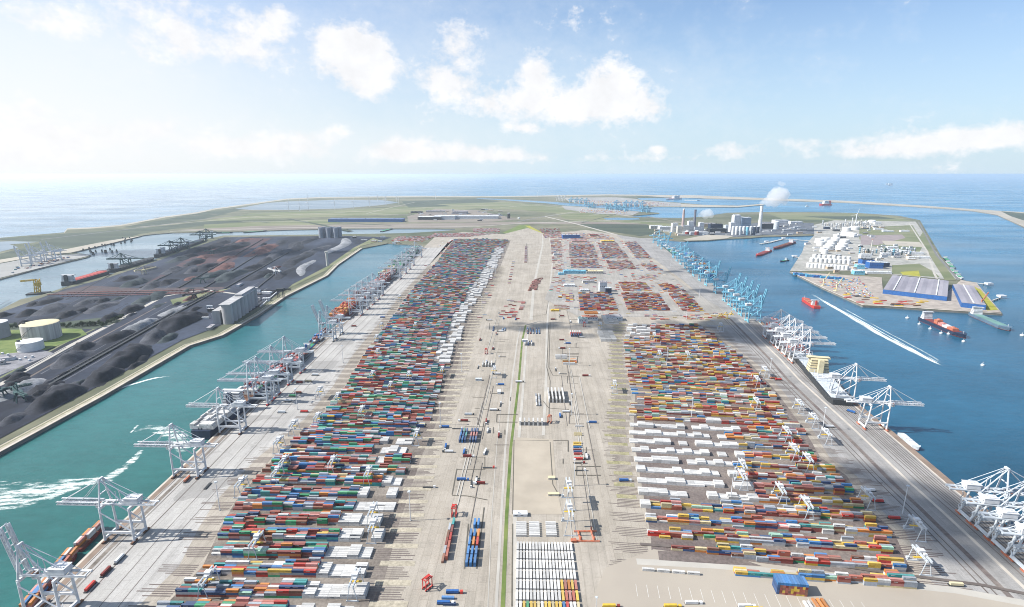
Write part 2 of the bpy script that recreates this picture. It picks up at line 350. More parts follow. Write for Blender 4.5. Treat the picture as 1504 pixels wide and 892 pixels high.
strips(WR2, 'crane_rail', [(a, a+1.3, CRAIL) for a in (15, 19, 23, 27.5, 31, 35, 39, 46)]+[(78, 84, YARDR), (91, 92.5, CRAIL), (98, 99.5, CRAIL)]+[(56, 60, PALEC)])
# light and dark fingers at both ends of every stacking lane (truck and straddle transfer lanes)
PALEY = M('worn_pale_lane_paving', (.4,.36,.28), .9, .15, .05, fine=.3)
MOSS = M('mossy_lane_paving', (.3,.29,.15), .9, .2, .05, col2=(.38,.34,.22), fine=.3)
def wline(border): return GP(border)
def u_at(poly, v):
    P = sorted(poly, key=lambda p: p[1])
    if v <= P[0][1]: return P[0][0]
    for a, b in zip(P, P[1:]):
        if v <= b[1]: return a[0]+(b[0]-a[0])*(v-a[1])/max(b[1]-a[1], 1e-6)
    return P[-1][0]
class Frame:
    def __init__(s, yaw): s.y = yaw; s.c, s.s = math.cos(yaw), math.sin(yaw)
    def uv(s, p): return (p[0]*s.c+p[1]*s.s, -p[0]*s.s+p[1]*s.c)
    def w(s, u, v): return (u*s.c-v*s.s, u*s.s+v*s.c)
FL = Frame(math.radians(-1.0)); FR = Frame(math.radians(-6.0))
PITCH = 27.0
def lanes(F, BL, BR):
    L = [F.uv(p) for p in GP(BL)]; R = [F.uv(p) for p in GP(BR)]
    v0 = max(min(p[1] for p in L), min(p[1] for p in R)); v1 = min(max(p[1] for p in L), max(p[1] for p in R)); out = []; v = v0
    while v < v1: out.append((v, u_at(L, v), u_at(R, v))); v += PITCH
    return out
LL = lanes(FL, LBL, LBR); LR = lanes(FR, RBL, RBR)
mdk = MB(); mpl = MB(); mms = MB(); rnd = random.Random(3)
LAY[0] += .006; z1 = LAY[0]
def rq(m, F, u0, u1, v0, v1, z): m.add([(*F.w(u0, v0), z), (*F.w(u1, v0), z), (*F.w(u1, v1), z), (*F.w(u0, v1), z)], [(0, 1, 2, 3)])
for v, a, b in LL:
    if v > 2300: continue
    for k in range(6):
        e = rnd.uniform(8, 26); rq(mdk, FL, b-4, b+14+e, v+k*2.9, v+k*2.9+1.1, z1)
        e = rnd.uniform(6, 30); rq(mdk, FL, a-14-e, a-3, v+k*2.9, v+k*2.9+1.2, z1)
    rq(mpl, FL, b+3, b+40, v+18, v+25, z1)
for v, a, b in LR:
    if v > 1500: continue
    for k in range(6):
        e = rnd.uniform(0, 18); rq(mdk, FR, a-22-e, a+3, v+k*2.9, v+k*2.9+1.0, z1)
        rq(mdk, FR, b, b+30+rnd.uniform(0, 20), v+k*2.9, v+k*2.9+1.3, z1)
    if v > 560: rq(mms, FR, a-26-rnd.uniform(0, 10), a-2, v+18.3, v+26.4, z1)
tag(mdk.build('lane_markings', YARDR), kind='structure'); tag(mpl.build('lane_markings', PALEY), kind='structure'); tag(mms.build('lane_verge', MOSS), kind='structure')
# ---- centre strip: grass ditch, tracks, fenced pads
strip('grass_verge', [(738,905),(744,760),(750,660),(762,560),(767,500),(772,478)], 4.2, GRASSB)
strip('grass_verge', [(772,478),(790,473),(860,476),(880,474)], 5, ROADM)
for P, w in (([(728,905),(735,780),(742,660),(752,560),(760,500),(765,480)], 3.0), ([(754,905),(756,800),(757,700),(766,600),(772,520),(776,480)], 4.5), ([(716,905),(722,760),(730,650),(742,540)], 1.0), ([(798,640),(802,560),(803,490),(806,440),(812,380),(806,345)], 5), ([(780,470),(784,420),(797,360),(797,345)], 9)):
    strip('track', P, w, PALEROAD)
sheet('gravel_pad', [(752,756),(753,650),(760,643),(812,646),(818,720),(826,756)], M('sandy_gravel_pad', (.385,.34,.275), .95, .1, .02))
FENCEG = M('dark_kerb_line', (.12,.11,.09), .9, .15, .1)
for P in ([(753,756),(755,647),(806,648)], [(808,650),(812,712),(822,730)], [(780,466),(802,462),(806,440)], [(806,620),(808,560),(803,540),(806,478)], [(798,590),(806,600),(835,602),(838,612)], [(676,672),(712,672),(712,690),(671,690)], [(664,728),(686,729),(716,735)], [(694,584),(714,584)], [(697,600),(728,604)], [(671,689),(664,727)], [(808,474),(806,540),(812,552),(852,554)], [(716,503),(742,502)], [(712,517),(750,519)], [(700,836),(711,746)], [(682,836),(688,770)], [(752,892),(753,770)]):
    strip('kerb', P, 1.5, FENCEG)
rk_ = random.Random(8)
for k in range(34):
    b = rk_.uniform(345, 600) if k % 3 else rk_.uniform(600, 740); f = (b-256)/560; a = rk_.choice((rk_.uniform(800-215*f, 785-60*f), rk_.uniform(806, 806+60*f+14)))
    w_, h_ = rk_.uniform(14, 46)*f+4, rk_.uniform(4, 22)*f+1.5
    P = rk_.choice(([(a, b), (a+w_, b), (a+w_, b+h_)], [(a, b), (a, b+h_)], [(a+w_, b), (a, b), (a-h_*.05, b+h_), (a+w_, b+h_)], [(a, b), (a+w_, b)]))
    strip('kerb', P, rk_.uniform(.9, 2.2), rk_.choice((FENCEG, FENCEG, YARDL)))
for k in range(26):
    b = rk_.uniform(480, 880); f = (b-256)/560; a = rk_.choice((rk_.uniform(765-118*f, 752-60*f), rk_.uniform(800+20*f, 800+100*f))); strip('tyre_track', [(a, b), (a+(790-a)*.08, b-(b-256)*.08), (a+(790-a)*.2, b-(b-256)*.2)], rk_.uniform(.5, 1.6), rk_.choice((YARDL, PALEROAD)))
sheet('cracked_bay', [(890,835),(960,808),(1380,862),(1600,905),(860,905)], M('sandy_lorry_park', (.36,.32,.27), .9, .06, .006, col2=(.40,.36,.30)))
strip('boundary_road', [(940,800),(1100,812),(1300,842),(1440,860),(1540,880)], 4, CRAIL)
strip('boundary_road', [(935,826),(1050,832),(1250,852),(1400,868),(1520,890)], 9, PALEROAD)
sheet('empty_asphalt_bay', [(966,810),(1075,818),(1120,833),(1060,830),(968,824)], YARDR)
PLINE = M('faded_white_line', (.6,.59,.56), .9, .1, .3)
LAY[0] += .006
m = MB()
for k in range(22): m.box(*G(935+k*16, 868+k*1.3).xy, LAY[0]-.02, .35, 16, .025, rz=-.12)
tag(m.build('lane_markings', PLINE), kind='structure')
# terminal blocks ground and roads upper right
sheet('terminal_ground', [(830,352),(905,350),(960,385),(1020,430),(1070,460),(960,466),(850,466),(800,440),(815,400)], paving('terminal_paving', (.31,.295,.27), (.4,.38,.35), ROTR, patch=.2))
# ---- coal terminal
DIRC0 = math.atan2((G(279,450)-G(61,574)).y, (G(279,450)-G(61,574)).x)-PI/2
COALG = M('coal_dust_ground', (.010,.015,.032), .95, .3, .007, col2=(.05,.066,.105), stretch=(1,.35,1), rot=DIRC0, fine=.06, lo=.38, hi=.72)
sheet('coal_yard_ground', [(-420,640),(-200,532),(0,460),(66,436),(96,425),(157,409),(228,385),(279,366),(329,349),(370,348),(512,347),(575,349),(560,354),(528,362),(492,385),(474,400),(414,428),(372,456),(316,482),(268,500),(140,570),(-10,650),(-220,760),(-420,860)], COALG)
OREG = M('red_ore_ground', (.13,.06,.062), .95, .3, .012, col2=(.05,.045,.06), fine=.05)
sheet('ore_ground', [(210,420),(290,372),(330,360),(372,350),(400,350),(360,372),(330,392),(300,398),(285,388)], OREG)
sheet('ore_ground', [(66,434),(130,420),(200,424),(330,422),(320,432),(200,430),(100,433)], M('rusty_conveyor_ground', (.13,.085,.085), .95, .3, .02, col2=(.07,.065,.075), fine=.1))
QW = GP([(532,365),(497,389),(481,405),(421,435),(380,463),(327,493),(279,508),(152,582),(0,665),(-200,778)]); QW = dens(QW)
for d0, d1, mt in ((0, 5, PALEC), (5, 11, PALEY), (11, 14, GRASSL), (14, 18, PALEY), (18, 20, GRASSD)):
    LAY[0] += .006; m = MB(); band(m, QW, d0, d1, LAY[0]); tag(m.build('quay_road', mt), kind='structure')
sheet('quay_verge', [(480,392),(430,418),(414,432),(424,424),(478,398),(500,383),(530,362),(560,354),(548,350),(520,364)], GRASSL)
strip('road', [(-120,620),(0,566),(100,510),(180,468),(240,436),(300,426),(345,432)], 13, PALEROAD)
strip('grass_verge', [(-120,608),(0,556),(100,502),(160,474)], 6, GRASSL)
strip('road', [(-120,640),(0,580),(100,522),(190,474),(245,444)], 5, CRAIL)
TRK = M('dusty_haul_track', (.075,.085,.11), .95, .3, .02, col2=(.12,.13,.155)); TRKD = M('dark_haul_track', (.012,.014,.02), .95, .3, .02); rk_ = random.Random(12)
for k in range(44):
    a = rk_.uniform(-40, 330); b = rk_.uniform(360, 600); f_ = rk_.uniform(.15, .5)
    if b > 655-.54*a or b < 452-.27*a or b > 640-.36*a-40: continue
    strip('haul_track', [(a, b), (a+(218*f_), b-(124*f_))], rk_.uniform(1.5, 6), rk_.choice((TRK, TRKD, TRK)))
sheet('tank_farm_grass', [(-60,560),(-60,490),(0,486),(60,482),(120,484),(128,492),(60,518),(0,545)], GRASSB)
sheet('tank_farm_ground', [(-60,575),(-60,524),(0,522),(60,514),(80,520),(30,540),(-20,560)], M('grey_tank_farm_gravel', (.22,.22,.24), .95, .2, .05, fine=.3))
sheet('tree_belt_ground', [(0,476),(0,487),(60,483),(140,484),(180,472),(160,466),(90,474)], GRASSD)
sheet('grass_patch', [(255,450),(300,436),(340,424),(300,430),(250,441)], GRASSL)
# ---- east peninsula
sheet('chemical_site_ground', [(1196,346),(1190,332),(1225,324),(1345,326),(1380,378),(1409,411),(1381,410),(1290,402),(1250,398),(1160,399),(1165,391),(1178,371),(1181,362)], M('chemical_site_gravel', (.33,.33,.3), .9, .15, .01, col2=(.42,.41,.38), fine=.05))
sheet('dark_site_ground', [(1000,345),(1040,338),(1075,334),(1120,326),(1195,328),(1196,344),(1120,346),(1070,349)], M('dark_plant_ground', (.07,.09,.12), .9, .2, .02, col2=(.16,.17,.19), fine=.06))
sheet('beach', [(1003,352),(1040,345),(1078,347),(1067,350.6),(1040,353),(1008,354)], SAND)
sheet('field', [(1262,335),(1340,331),(1352,350),(1356,360),(1350,372),(1280,362),(1262,352)], GRASSL)
sheet('brown_field', [(1264,346),(1325,345),(1330,350),(1290,360),(1264,360)], M('brown_bare_field', (.26,.22,.22), .9, .15, .02))
sheet('sand_bay', [(1295,354),(1350,356),(1358,364),(1300,360)], SAND)
sheet('field', [(1310,390),(1350,388),(1372,400),(1380,408),(1310,403)], GRASSL)
sheet('field', [(1356,340),(1378,378),(1404,412),(1388,412),(1374,390),(1350,350)], GRASSL)
sheet('yellow_field', [(1322,400),(1349,398),(1352,407),(1326,404.5)], YELG)
strip('road', [(1349,326),(1376,376),(1408,412)], 9, ROADM); strip('road', [(1335,328),(1362,370),(1372,402),(1376,410)], 8, PALEROAD)
sheet('storage_yard_ground', [(1162,400),(1200,402),(1295,408),(1297,432),(1380,440),(1411,412),(1434,416),(1471,460),(1381,455),(1300,449.8),(1268,448.5),(1212,424)], M('storage_yard_paving', (.36,.32,.28), .9, .12, .02, fine=.05))
sheet('yellow_field', [(1427,420),(1440,426),(1466,456),(1450,457),(1436,438)], YELG)
strip('quay_edge', [(1162,400),(1212,424.8),(1268,449),(1300,450),(1381,455.3),(1470,461)], 7, PALEC)
rk_ = random.Random(16)
for k in range(26):
    a = rk_.uniform(1196, 1330); b = rk_.uniform(327, 396); strip('road', [(a, b), (a+rk_.uniform(10, 40), b+rk_.uniform(-1, 1))], rk_.uniform(3, 10), rk_.choice((ROADM, TRACKB, PALEROAD, ROADM)))
# MV2 terminals far away
FARG = M('far_terminal_paving', (.3,.3,.29), .9, .15, .004)
sheet('far_terminal_ground', [(828,290.5),(905,290),(935,292.5),(940,294.5),(1000,298.8),(1000,303.2),(960,303),(905,301.8),(870,299.5),(836,297.3)], FARG)
sheet('far_terminal_ground', [(825,302.5),(860,304.7),(900,307.7),(940,311.5),(930,316),(880,314.5),(830,308)], FARG)
sheet('left_terminal_ground', [(0,409),(128,377),(132,375),(118,373.5),(60,377),(0,388),(-150,415),(-150,450)], FARG)
sheet('beach', [(-60,398),(0,387),(60,376),(104,371.6),(160,358.6),(210,346.4),(160,354),(100,366),(50,374),(0,382),(-60,392)], SAND)
# ---- foam and wakes
def foam(name, px, widths, mat, z=-4.75, label=None):
    W = GP(px); W = [G(a, b, -5).xy for a, b in px]; n = len(W); L = []; fade = []
    offsn = (-1, -.6, 0, .6, 1); fd = (0, .75, 1, .75, 0); m = MB()
    for i, p in enumerate(W):
        a = W[max(i-1, 0)]; b = W[min(i+1, n-1)]; t = (b-a).normalized(); nr = Vector((t.y, -t.x))
        for k in range(5):
            q = p+nr*widths[i]/2*offsn[k]; m.v.append((q.x, q.y, z)); fade.append(fd[k]*(0 if i in (0, n-1) else 1))
    for i in range(n-1):
        for k in range(4):
            j = i*5+k; m.f.append((j+1, j, j+5, j+6)); m.m.append(0)
    o = m.build(name, mat); at = o.data.attributes.new('fade', 'FLOAT', 'POINT'); at.data.foreach_set('value', fade)
    return tag(o, kind='stuff', label=label, cat='foam')
WA_ = math.atan2((G(1383,535)-G(1226,446)).y, (G(1383,535)-G(1226,446)).x)
F1 = foam_mat('propeller_wash_foam', .12, .16, (.22, 1, 1), 1.0, .64, .98); F2 = foam_mat('wake_foam', WA_, .16, (.06, 1, 1), .9, .52, .85); F3 = foam_mat('faint_wake_foam', WA_, .12, (.1, 1, 1), .85, .38, .8)
foam('propeller_wash', [(-140,735),(-40,738),(40,728),(90,716),(130,708),(160,700),(182,688)], [110,112,90,54,34,18,8], F1, label='broad white propeller wash streaming across the green basin from the left edge')
foam('propeller_wash', [(40,744),(80,726),(110,712),(160,703),(196,676),(206,664),(215,652)], [14,32,40,28,16,11,5], F1, -4.72, label='thin curved white wash trailing towards the boom of the third crane')
foam('propeller_wash', [(190,635),(215,628),(240,632),(262,640),(270,660),(258,672)], [8,26,34,38,26,10], F1, label='swirl of white foam beside the quay behind the third crane boom')
foam('propeller_wash', [(188,640),(196,632),(202,625),(205,622)], [2,6,7,2], F1, -4.7, label='small hooked streak of foam in the green basin')
foam('propeller_wash', [(122,800),(132,785),(142,775),(150,768)], [5,16,18,5], F1, label='white froth along the quay edge by the orange stack')
foam('propeller_wash', [(150,580),(190,566),(225,556),(255,552)], [2,8,8,2], F3, label='faint pale wake line in the green basin')
# boat wake: two bright edges and a paler middle
foam('boat_wake', [(1192,432),(1212,444),(1240,460),(1290,490),(1340,516),(1372,532),(1383,537)], [8,13,17,18,16,11,3], F3, -4.8, label='long pale band of disturbed water of the straight boat wake')
foam('boat_wake_edge', [(1210,444),(1250,463),(1300,491),(1345,516),(1374,531),(1383,535.5)], [2,4,6,8,9,3], F2, -4.7, label='bright left edge of the straight boat wake')
foam('boat_wake_edge', [(1226,446),(1262,466),(1310,492),(1352,514),(1376,528),(1384,534)], [2,4,5,7,8,3], F2, -4.68, label='bright right edge of the straight boat wake')
# ================================================================= SKY, SUN, AIR
w = bpy.data.worlds.new('World'); S.world = w; w.use_nodes = True; t = w.node_tree; bg = t.nodes['Background']
sky = nn(t, 'ShaderNodeTexSky', sky_type='NISHITA', sun_disc=False); sky.sun_elevation = SUN_EL
sky.sun_rotation = math.atan2(SUNV.x, SUNV.y); sky.air_density = 1.0; sky.dust_density = 1.6; sky.ozone_density = 1.2; sky.altitude = 100
geo = nn(t, 'ShaderNodeNewGeometry'); tc = nn(t, 'ShaderNodeTexCoord'); sx = nn(t, 'ShaderNodeSeparateXYZ'); t.links.new(tc.outputs['Generated'], sx.inputs[0])
def math_(op, a, b=None, c=None):
    n = nn(t, 'ShaderNodeMath', operation=op)
    for i, v in enumerate((a, b, c)):
        if v is None: continue
        if isinstance(v, (int, float)): n.inputs[i].default_value = v
        else: t.links.new(v, n.inputs[i])
    return n.outputs[0]
az = math_('ARCTAN2', sx.outputs['X'], sx.outputs['Y']); el = math_('ARCSINE', sx.outputs['Z'])
def azel(px, py):
    d = (G(px, 300)-Vector((0, 0, HC)))
    a = (px-752)/FP; b = (446-py)/FP; d = Vector((a, math.cos(TH)+b*math.sin(TH), -math.sin(TH)+b*math.cos(TH))).normalized()
    return math.atan2(d.x, d.y), math.asin(d.z)
nz = noise(t, 9.0, vec=tc.outputs['Generated'], detail=8, rough=.6, stretch=(1, 1, 1.6))
nzf = noise(t, 26.0, vec=tc.outputs['Generated'], detail=6, rough=.65, stretch=(1, 1, 1.4))
nzg = noise(t, 70.0, vec=tc.outputs['Generated'], detail=5, rough=.7, stretch=(1, 1, 1.3))
nsum = math_('ADD', math_('ADD', math_('MULTIPLY', math_('SUBTRACT', nz, .5), 1.7), math_('MULTIPLY', math_('SUBTRACT', nzf, .5), 1.5)), math_('MULTIPLY', math_('SUBTRACT', nzg, .5), .7))
SZ = 1.16
def blobs(L):
    tot = None
    for px, py, rx, ry, k in L:
        a, e = azel(px, py); zz = math.hypot(px-752, FP)
        ra = rx/FP*math.cos(a)**2; re = ry/FP*math.cos(a)*SZ; ra *= SZ
        x = math_('MULTIPLY', math_('SUBTRACT', az, a), 1/ra); y = math_('MULTIPLY', math_('SUBTRACT', el, e), 1/re)
        g = math_('MULTIPLY', math_('EXPONENT', math_('MULTIPLY', math_('ADD', math_('MULTIPLY', x, x), math_('MULTIPLY', y, y)), -1.0)), k)
        tot = g if tot is None else math_('ADD', tot, g)
    return tot
big = blobs([(240,18,110,30,.85),(270,70,34,26,.8),(368,72,32,34,.9),(410,30,16,26,.7),(500,84,40,32,1.0),(550,98,30,36,.95),(522,60,36,22,.8),(540,118,30,24,.7),(640,118,28,28,.85),(672,56,32,32,.85),(690,132,36,22,.7),(790,112,26,34,.85),(745,152,40,26,.75),(895,118,36,30,1.05),(890,150,44,24,.9),(955,158,36,20,.85),(835,162,34,18,.75),(70,30,60,16,.75),(20,170,60,40,.75),(850,30,80,16,.45),(768,188,30,8,.7),(1010,16,40,10,.3)])
low = blobs([(30,215,90,30,.8),(130,200,60,22,.6),(230,190,45,14,.7),(330,216,60,14,.8),(430,208,50,20,.85),(500,194,20,9,.6),(570,222,40,14,.85),(650,220,70,13,.75),(740,225,50,10,.6),(965,219,16,5,.8),(1060,215,50,9,.55),(1190,210,46,10,.6),(1290,222,60,8,.5),(1390,205,90,14,.75),(1490,200,80,14,.65),(900,232,300,7,.45)])
broad = blobs([(90,150,230,70,.55),(60,60,170,60,.35),(300,60,180,70,.3),(20,210,200,40,.5),(640,60,150,50,.25),(860,140,160,60,.25),(450,210,300,24,.4)])
mk0 = ramp(t, math_('ADD', broad, math_('MULTIPLY', nsum, .3)), .0, .8, 0, .62)
mk = ramp(t, math_('ADD', big, nsum), .46, 1.0, 0, .93); mk2 = ramp(t, math_('ADD', low, math_('MULTIPLY', nsum, .9)), .3, .85, 0, .9)
col = mixc(t, 1.0, sky.outputs[0], (.95, 1.2, 1.48, 1), 'MULTIPLY')
# overall veil of thin cirrus, whiter towards the sun side and towards the horizon
veil = math_('ADD', ramp(t, az, .75, -.85, .16, .4), ramp(t, el, .26, .0, 0, .72))
col = mixc(t, math_('MINIMUM', veil, .93), col, mixc(t, ramp(t, az, .1, -.7), (5.8, 7.1, 8.0, 1), (8.1, 8.15, 8.1, 1)))
shade = ramp(t, math_('ADD', noise(t, 20.0, vec=tc.outputs['Generated'], detail=6), math_('MULTIPLY', nsum, .25)), .35, .85, .9, 1.05)
cc = mixc(t, 1.0, (8.5, 8.5, 8.65, 1), shade, 'MULTIPLY')
col = mixc(t, mk0, col, (7.7, 7.95, 8.2, 1))
col = mixc(t, mk2, col, mixc(t, 1.0, cc, (1.0,1.0,1.0,1), 'MULTIPLY')); col = mixc(t, mk, col, cc)
t.links.new(col, bg.inputs['Color']); bg.inputs['Strength'].default_value = .071
sun = bpy.data.lights.new('sun', 'SUN'); so = bpy.data.objects.new('sun', sun); C.objects.link(so)
sun.energy = 5.0; sun.angle = math.radians(.53); sun.color = (1, .95, .88)
so.rotation_euler = SUNV.to_track_quat('Z', 'Y').to_euler()
hm = bpy.data.materials.new('haze'); hm.use_nodes = True; ht = hm.node_tree; ht.nodes.remove(ht.nodes['Principled BSDF'])
pv = nn(ht, 'ShaderNodeVolumePrincipled'); pv.inputs['Color'].default_value = (.74,.84,.94,1); pv.inputs['Density'].default_value = 3.0e-5; pv.inputs['Anisotropy'].default_value = .3
ht.links.new(pv.outputs[0], ht.nodes['Material Output'].inputs['Volume'])
m = MB(); m.box(0, 0, -10, 260000, 260000, 422); tag(m.build('haze', hm), kind='stuff', label='thin pale blue sea haze over the whole port', cat='haze')
S.view_settings.view_transform = 'Standard'; S.view_settings.look = 'None'; S.view_settings.exposure = .8; S.view_settings.gamma = 1
S.render.engine = 'CYCLES'; S.cycles.pixel_filter_type = 'BLACKMAN_HARRIS'; S.cycles.filter_width = 1.0; S.cycles.max_bounces = 5; S.cycles.volume_bounces = 2; S.cycles.transparent_max_bounces = 12
# ================================================================= CONTAINERS
PAL = {'maroon': (.21,.055,.045), 'red': (.42,.05,.04), 'brick red': (.33,.11,.08), 'orange': (.5,.2,.06), 'dark blue': (.03,.07,.17), 'blue': (.05,.17,.38), 'teal': (.05,.25,.25),
       'green': (.05,.27,.13), 'white': (.57,.57,.56), 'grey': (.33,.36,.4), 'yellow': (.55,.38,.09), 'cream': (.52,.45,.28), 'brown': (.2,.1,.07), 'pale green': (.3,.47,.38), 'pink': (.45,.22,.2)}
PN = list(PAL); PRGB = np.array([PAL[k] for k in PN]); PM_ = PRGB.mean(1, keepdims=True); PRGB = np.clip(PM_+(PRGB-PM_)*1.15, .01, 1)
BOX = []      # dicts of every container in the port
def cont(x, y, z, yaw, L, paint_, **kw): BOX.append(dict(x=x, y=y, z=z, yaw=yaw, L=L, c=PN.index(paint_), **kw))
WL = dict(zip(PN, (19, 8, 10, 6, 15, 9, 15, 9, 9, 12, 1, 3, 6, 5, 5)))
WR = dict(zip(PN, (17, 6, 11, 7, 5, 6, 3, 1.2, 18, 15, 17, 11, 6, 2, 4)))
WA = dict(zip(PN, (18, 16, 20, 14, 3, 4, 1, 1, 8, 6, 3, 3, 8, 1, 6)))
rnd = random.Random(11)
def pick(Wt): return rnd.choices(list(Wt), list(Wt.values()))[0]
def snoise(a, b): 
    return .5+.25*math.sin(a*.9+b*1.7+1.3)+.25*math.sin(a*.37-b*.83+.4)
def yard(F, LN, Wt, base, gap, yard_name, white=None, vmax=1e9, files=6):
    n = 0
    for li, (v, a, b) in enumerate(LN):
        if v > vmax: break
        cols = int((b-a)/12.36); runs = {}; fo = [rnd.uniform(-.3, .3) for _ in range(files)]; fp = [rnd.uniform(0, 6) for _ in range(files)]; off = rnd.uniform(0, 4)
        px, py, _ = PX((*F.w((a+b)/2, v), 0)); vis = py < 905
        if vis: n += 1
        for ci in range(cols):
            u = a+off+6.1+ci*12.36; fr = (ci+.5)/cols
            hbase = base(fr, v, li, ci); x0, y0 = F.w(u, v); px, py, s = PX((x0, y0, 0))
            isw = white and white(px, py, fr)
            split = rnd.random() < .07; hcol = hbase+rnd.uniform(-.4, .4); local = pick(Wt); wcol = rnd.choice((0, 1, 1, 1, 1, 2, 2, 2, 2))
            for k in range(files):
                h = hbase+fo[k]+.3*math.sin(ci*.9+fp[k])+rnd.uniform(-.6, .6)
                if yard_name == 'right yard' and k >= 4 and snoise(li*2.3, ci*.5+k) < .62: h = 0
                if rnd.random() < gap: h = 0
                if isw: h = (wcol if (k < 4 if yard_name == 'right yard' else True) else 0) if rnd.random() > .03 else 0
                for tr in range(int(max(0, min(4, round(h))))):
                    cc = 'white' if isw else (runs.get((k, tr)) if rnd.random() < .34 and (k, tr) in runs else pick(Wt)); runs[(k, tr)] = cc if cc != 'white' or not isw else pick(Wt)
                    for q in ((-3.07, 3.07) if split else (0,)):
                        x, y = F.w(u+q, v+k*2.75+1.3); cont(x, y, tr*2.9, F.y, 6.06 if split else 12.19, cc, yd=yard_name, lane=n, col=ci+1, file=k+1, tier=tr+1, half=(0 if not split else (1 if q < 0 else 2)))
def baseL(fr, v, li, ci):
    h = 2.55+1.3*(snoise(li*1.3, ci*.8)-.5)+.5*math.sin(li*2.1+ci*.35)
    if fr < .12: h -= 1.2*(1-fr/.12)
    if fr > .93: h -= .9
    return h
def whL(px, py, fr):
    if py > 648: return fr > .76-.08*(py-648)/250 and snoise(py*.06, px*.01) > .12
    if 450 < py < 540 or 365 < py < 478: return fr > .82
    return False
def baseR(fr, v, li, ci):
    h = 1.8+1.3*(snoise(li*1.9, ci*1.1)-.5)
    if fr > .8: h += .5
    if fr < .10: h -= 1.0
    if v > 1000: h += .3
    if v < 640: h += .55*fr+.15
    return h
def whR(px, py, fr):
    if 622 < py < 748: return px < 1068+ (py-622)*.25+12*math.sin(py*.3)
    if py < 500: return px < 955 and px > 905
    return False
# lanes that start just below the frame
yard(FL, LL, WL, baseL, .10, 'left yard', whL)
def laneR(): 
    return [l for l in LR]
BR0 = len(BOX); yard(FR, laneR(), WR, baseR, .16, 'right yard', whR)
# the empty corner at the near left of the right yard, and the bay in front of it
def in_empty(b):
    px, py, _ = PX((b['x'], b['y'], 0)); return (py > 803+(px-950)*.13) and px < 1085 or py > 846+(px-1080)*.085
BOX[BR0:] = [b for b in BOX[BR0:] if not in_empty(b)]
BOX[:] = [b for b in BOX if PX((b['x'], b['y'], 0))[1] < 910]
# renumber the right-yard lanes from the first one that is left
for ynm in ('left yard', 'right yard'):
    ls = sorted({b['lane'] for b in BOX if b['yd'] == ynm}); mp = {l: i+1 for i, l in enumerate(ls)}
    for b in BOX:
        if b['yd'] == ynm: b['lane'] = mp[b['lane']]
# white boxes parked end-on in the centre: 7 ranks, long side pointing away from the camera
g0 = G(758, 800); 
def grid(px0, py0, nc, nr, du, dv, yaw, rot, nm, colf, L=12.19, tiers=1):
    o = G(px0, py0); F = Frame(yaw)
    u0, v0 = F.uv(o)
    for r in range(nr):
        for c in range(nc(r)):
            for t_ in range(tiers):
                x, y = F.w(u0+c*du, v0+r*dv); cc = colf(r, c)
                if cc: cont(x, y, t_*2.9, yaw+(PI/2 if rot else 0), L, cc, yd=nm, rank=r+1, place=c+1, tier=t_+1)
YC = math.radians(-1.2)
cols7 = ['white','white','yellow','green','yellow','yellow','cream','white','yellow','yellow','cream','yellow','yellow','blue','red','white','white','cream']
def gc(r, c):
    if r == 0: return cols7[c]
    if r in (1, 2) and c >= 13: return ('yellow','brick red','pink','brick red','yellow')[c-13] if r == 1 else ('yellow','brick red','orange','yellow','brick red')[min(c-13, 4)]
    return 'white'
grid(759, 893.5, lambda r: 18, 7, 3.45, 13.9, YC, True, 'white parking block', gc)
def gw(r, c): return 'white'
for bi, px0 in enumerate((761.5, 781, 806)):
    grid(px0+4, 788, lambda r: 1, 7, 13, 3.6, YC, False, ('left', 'middle', 'right')[bi]+' upper block', gw)
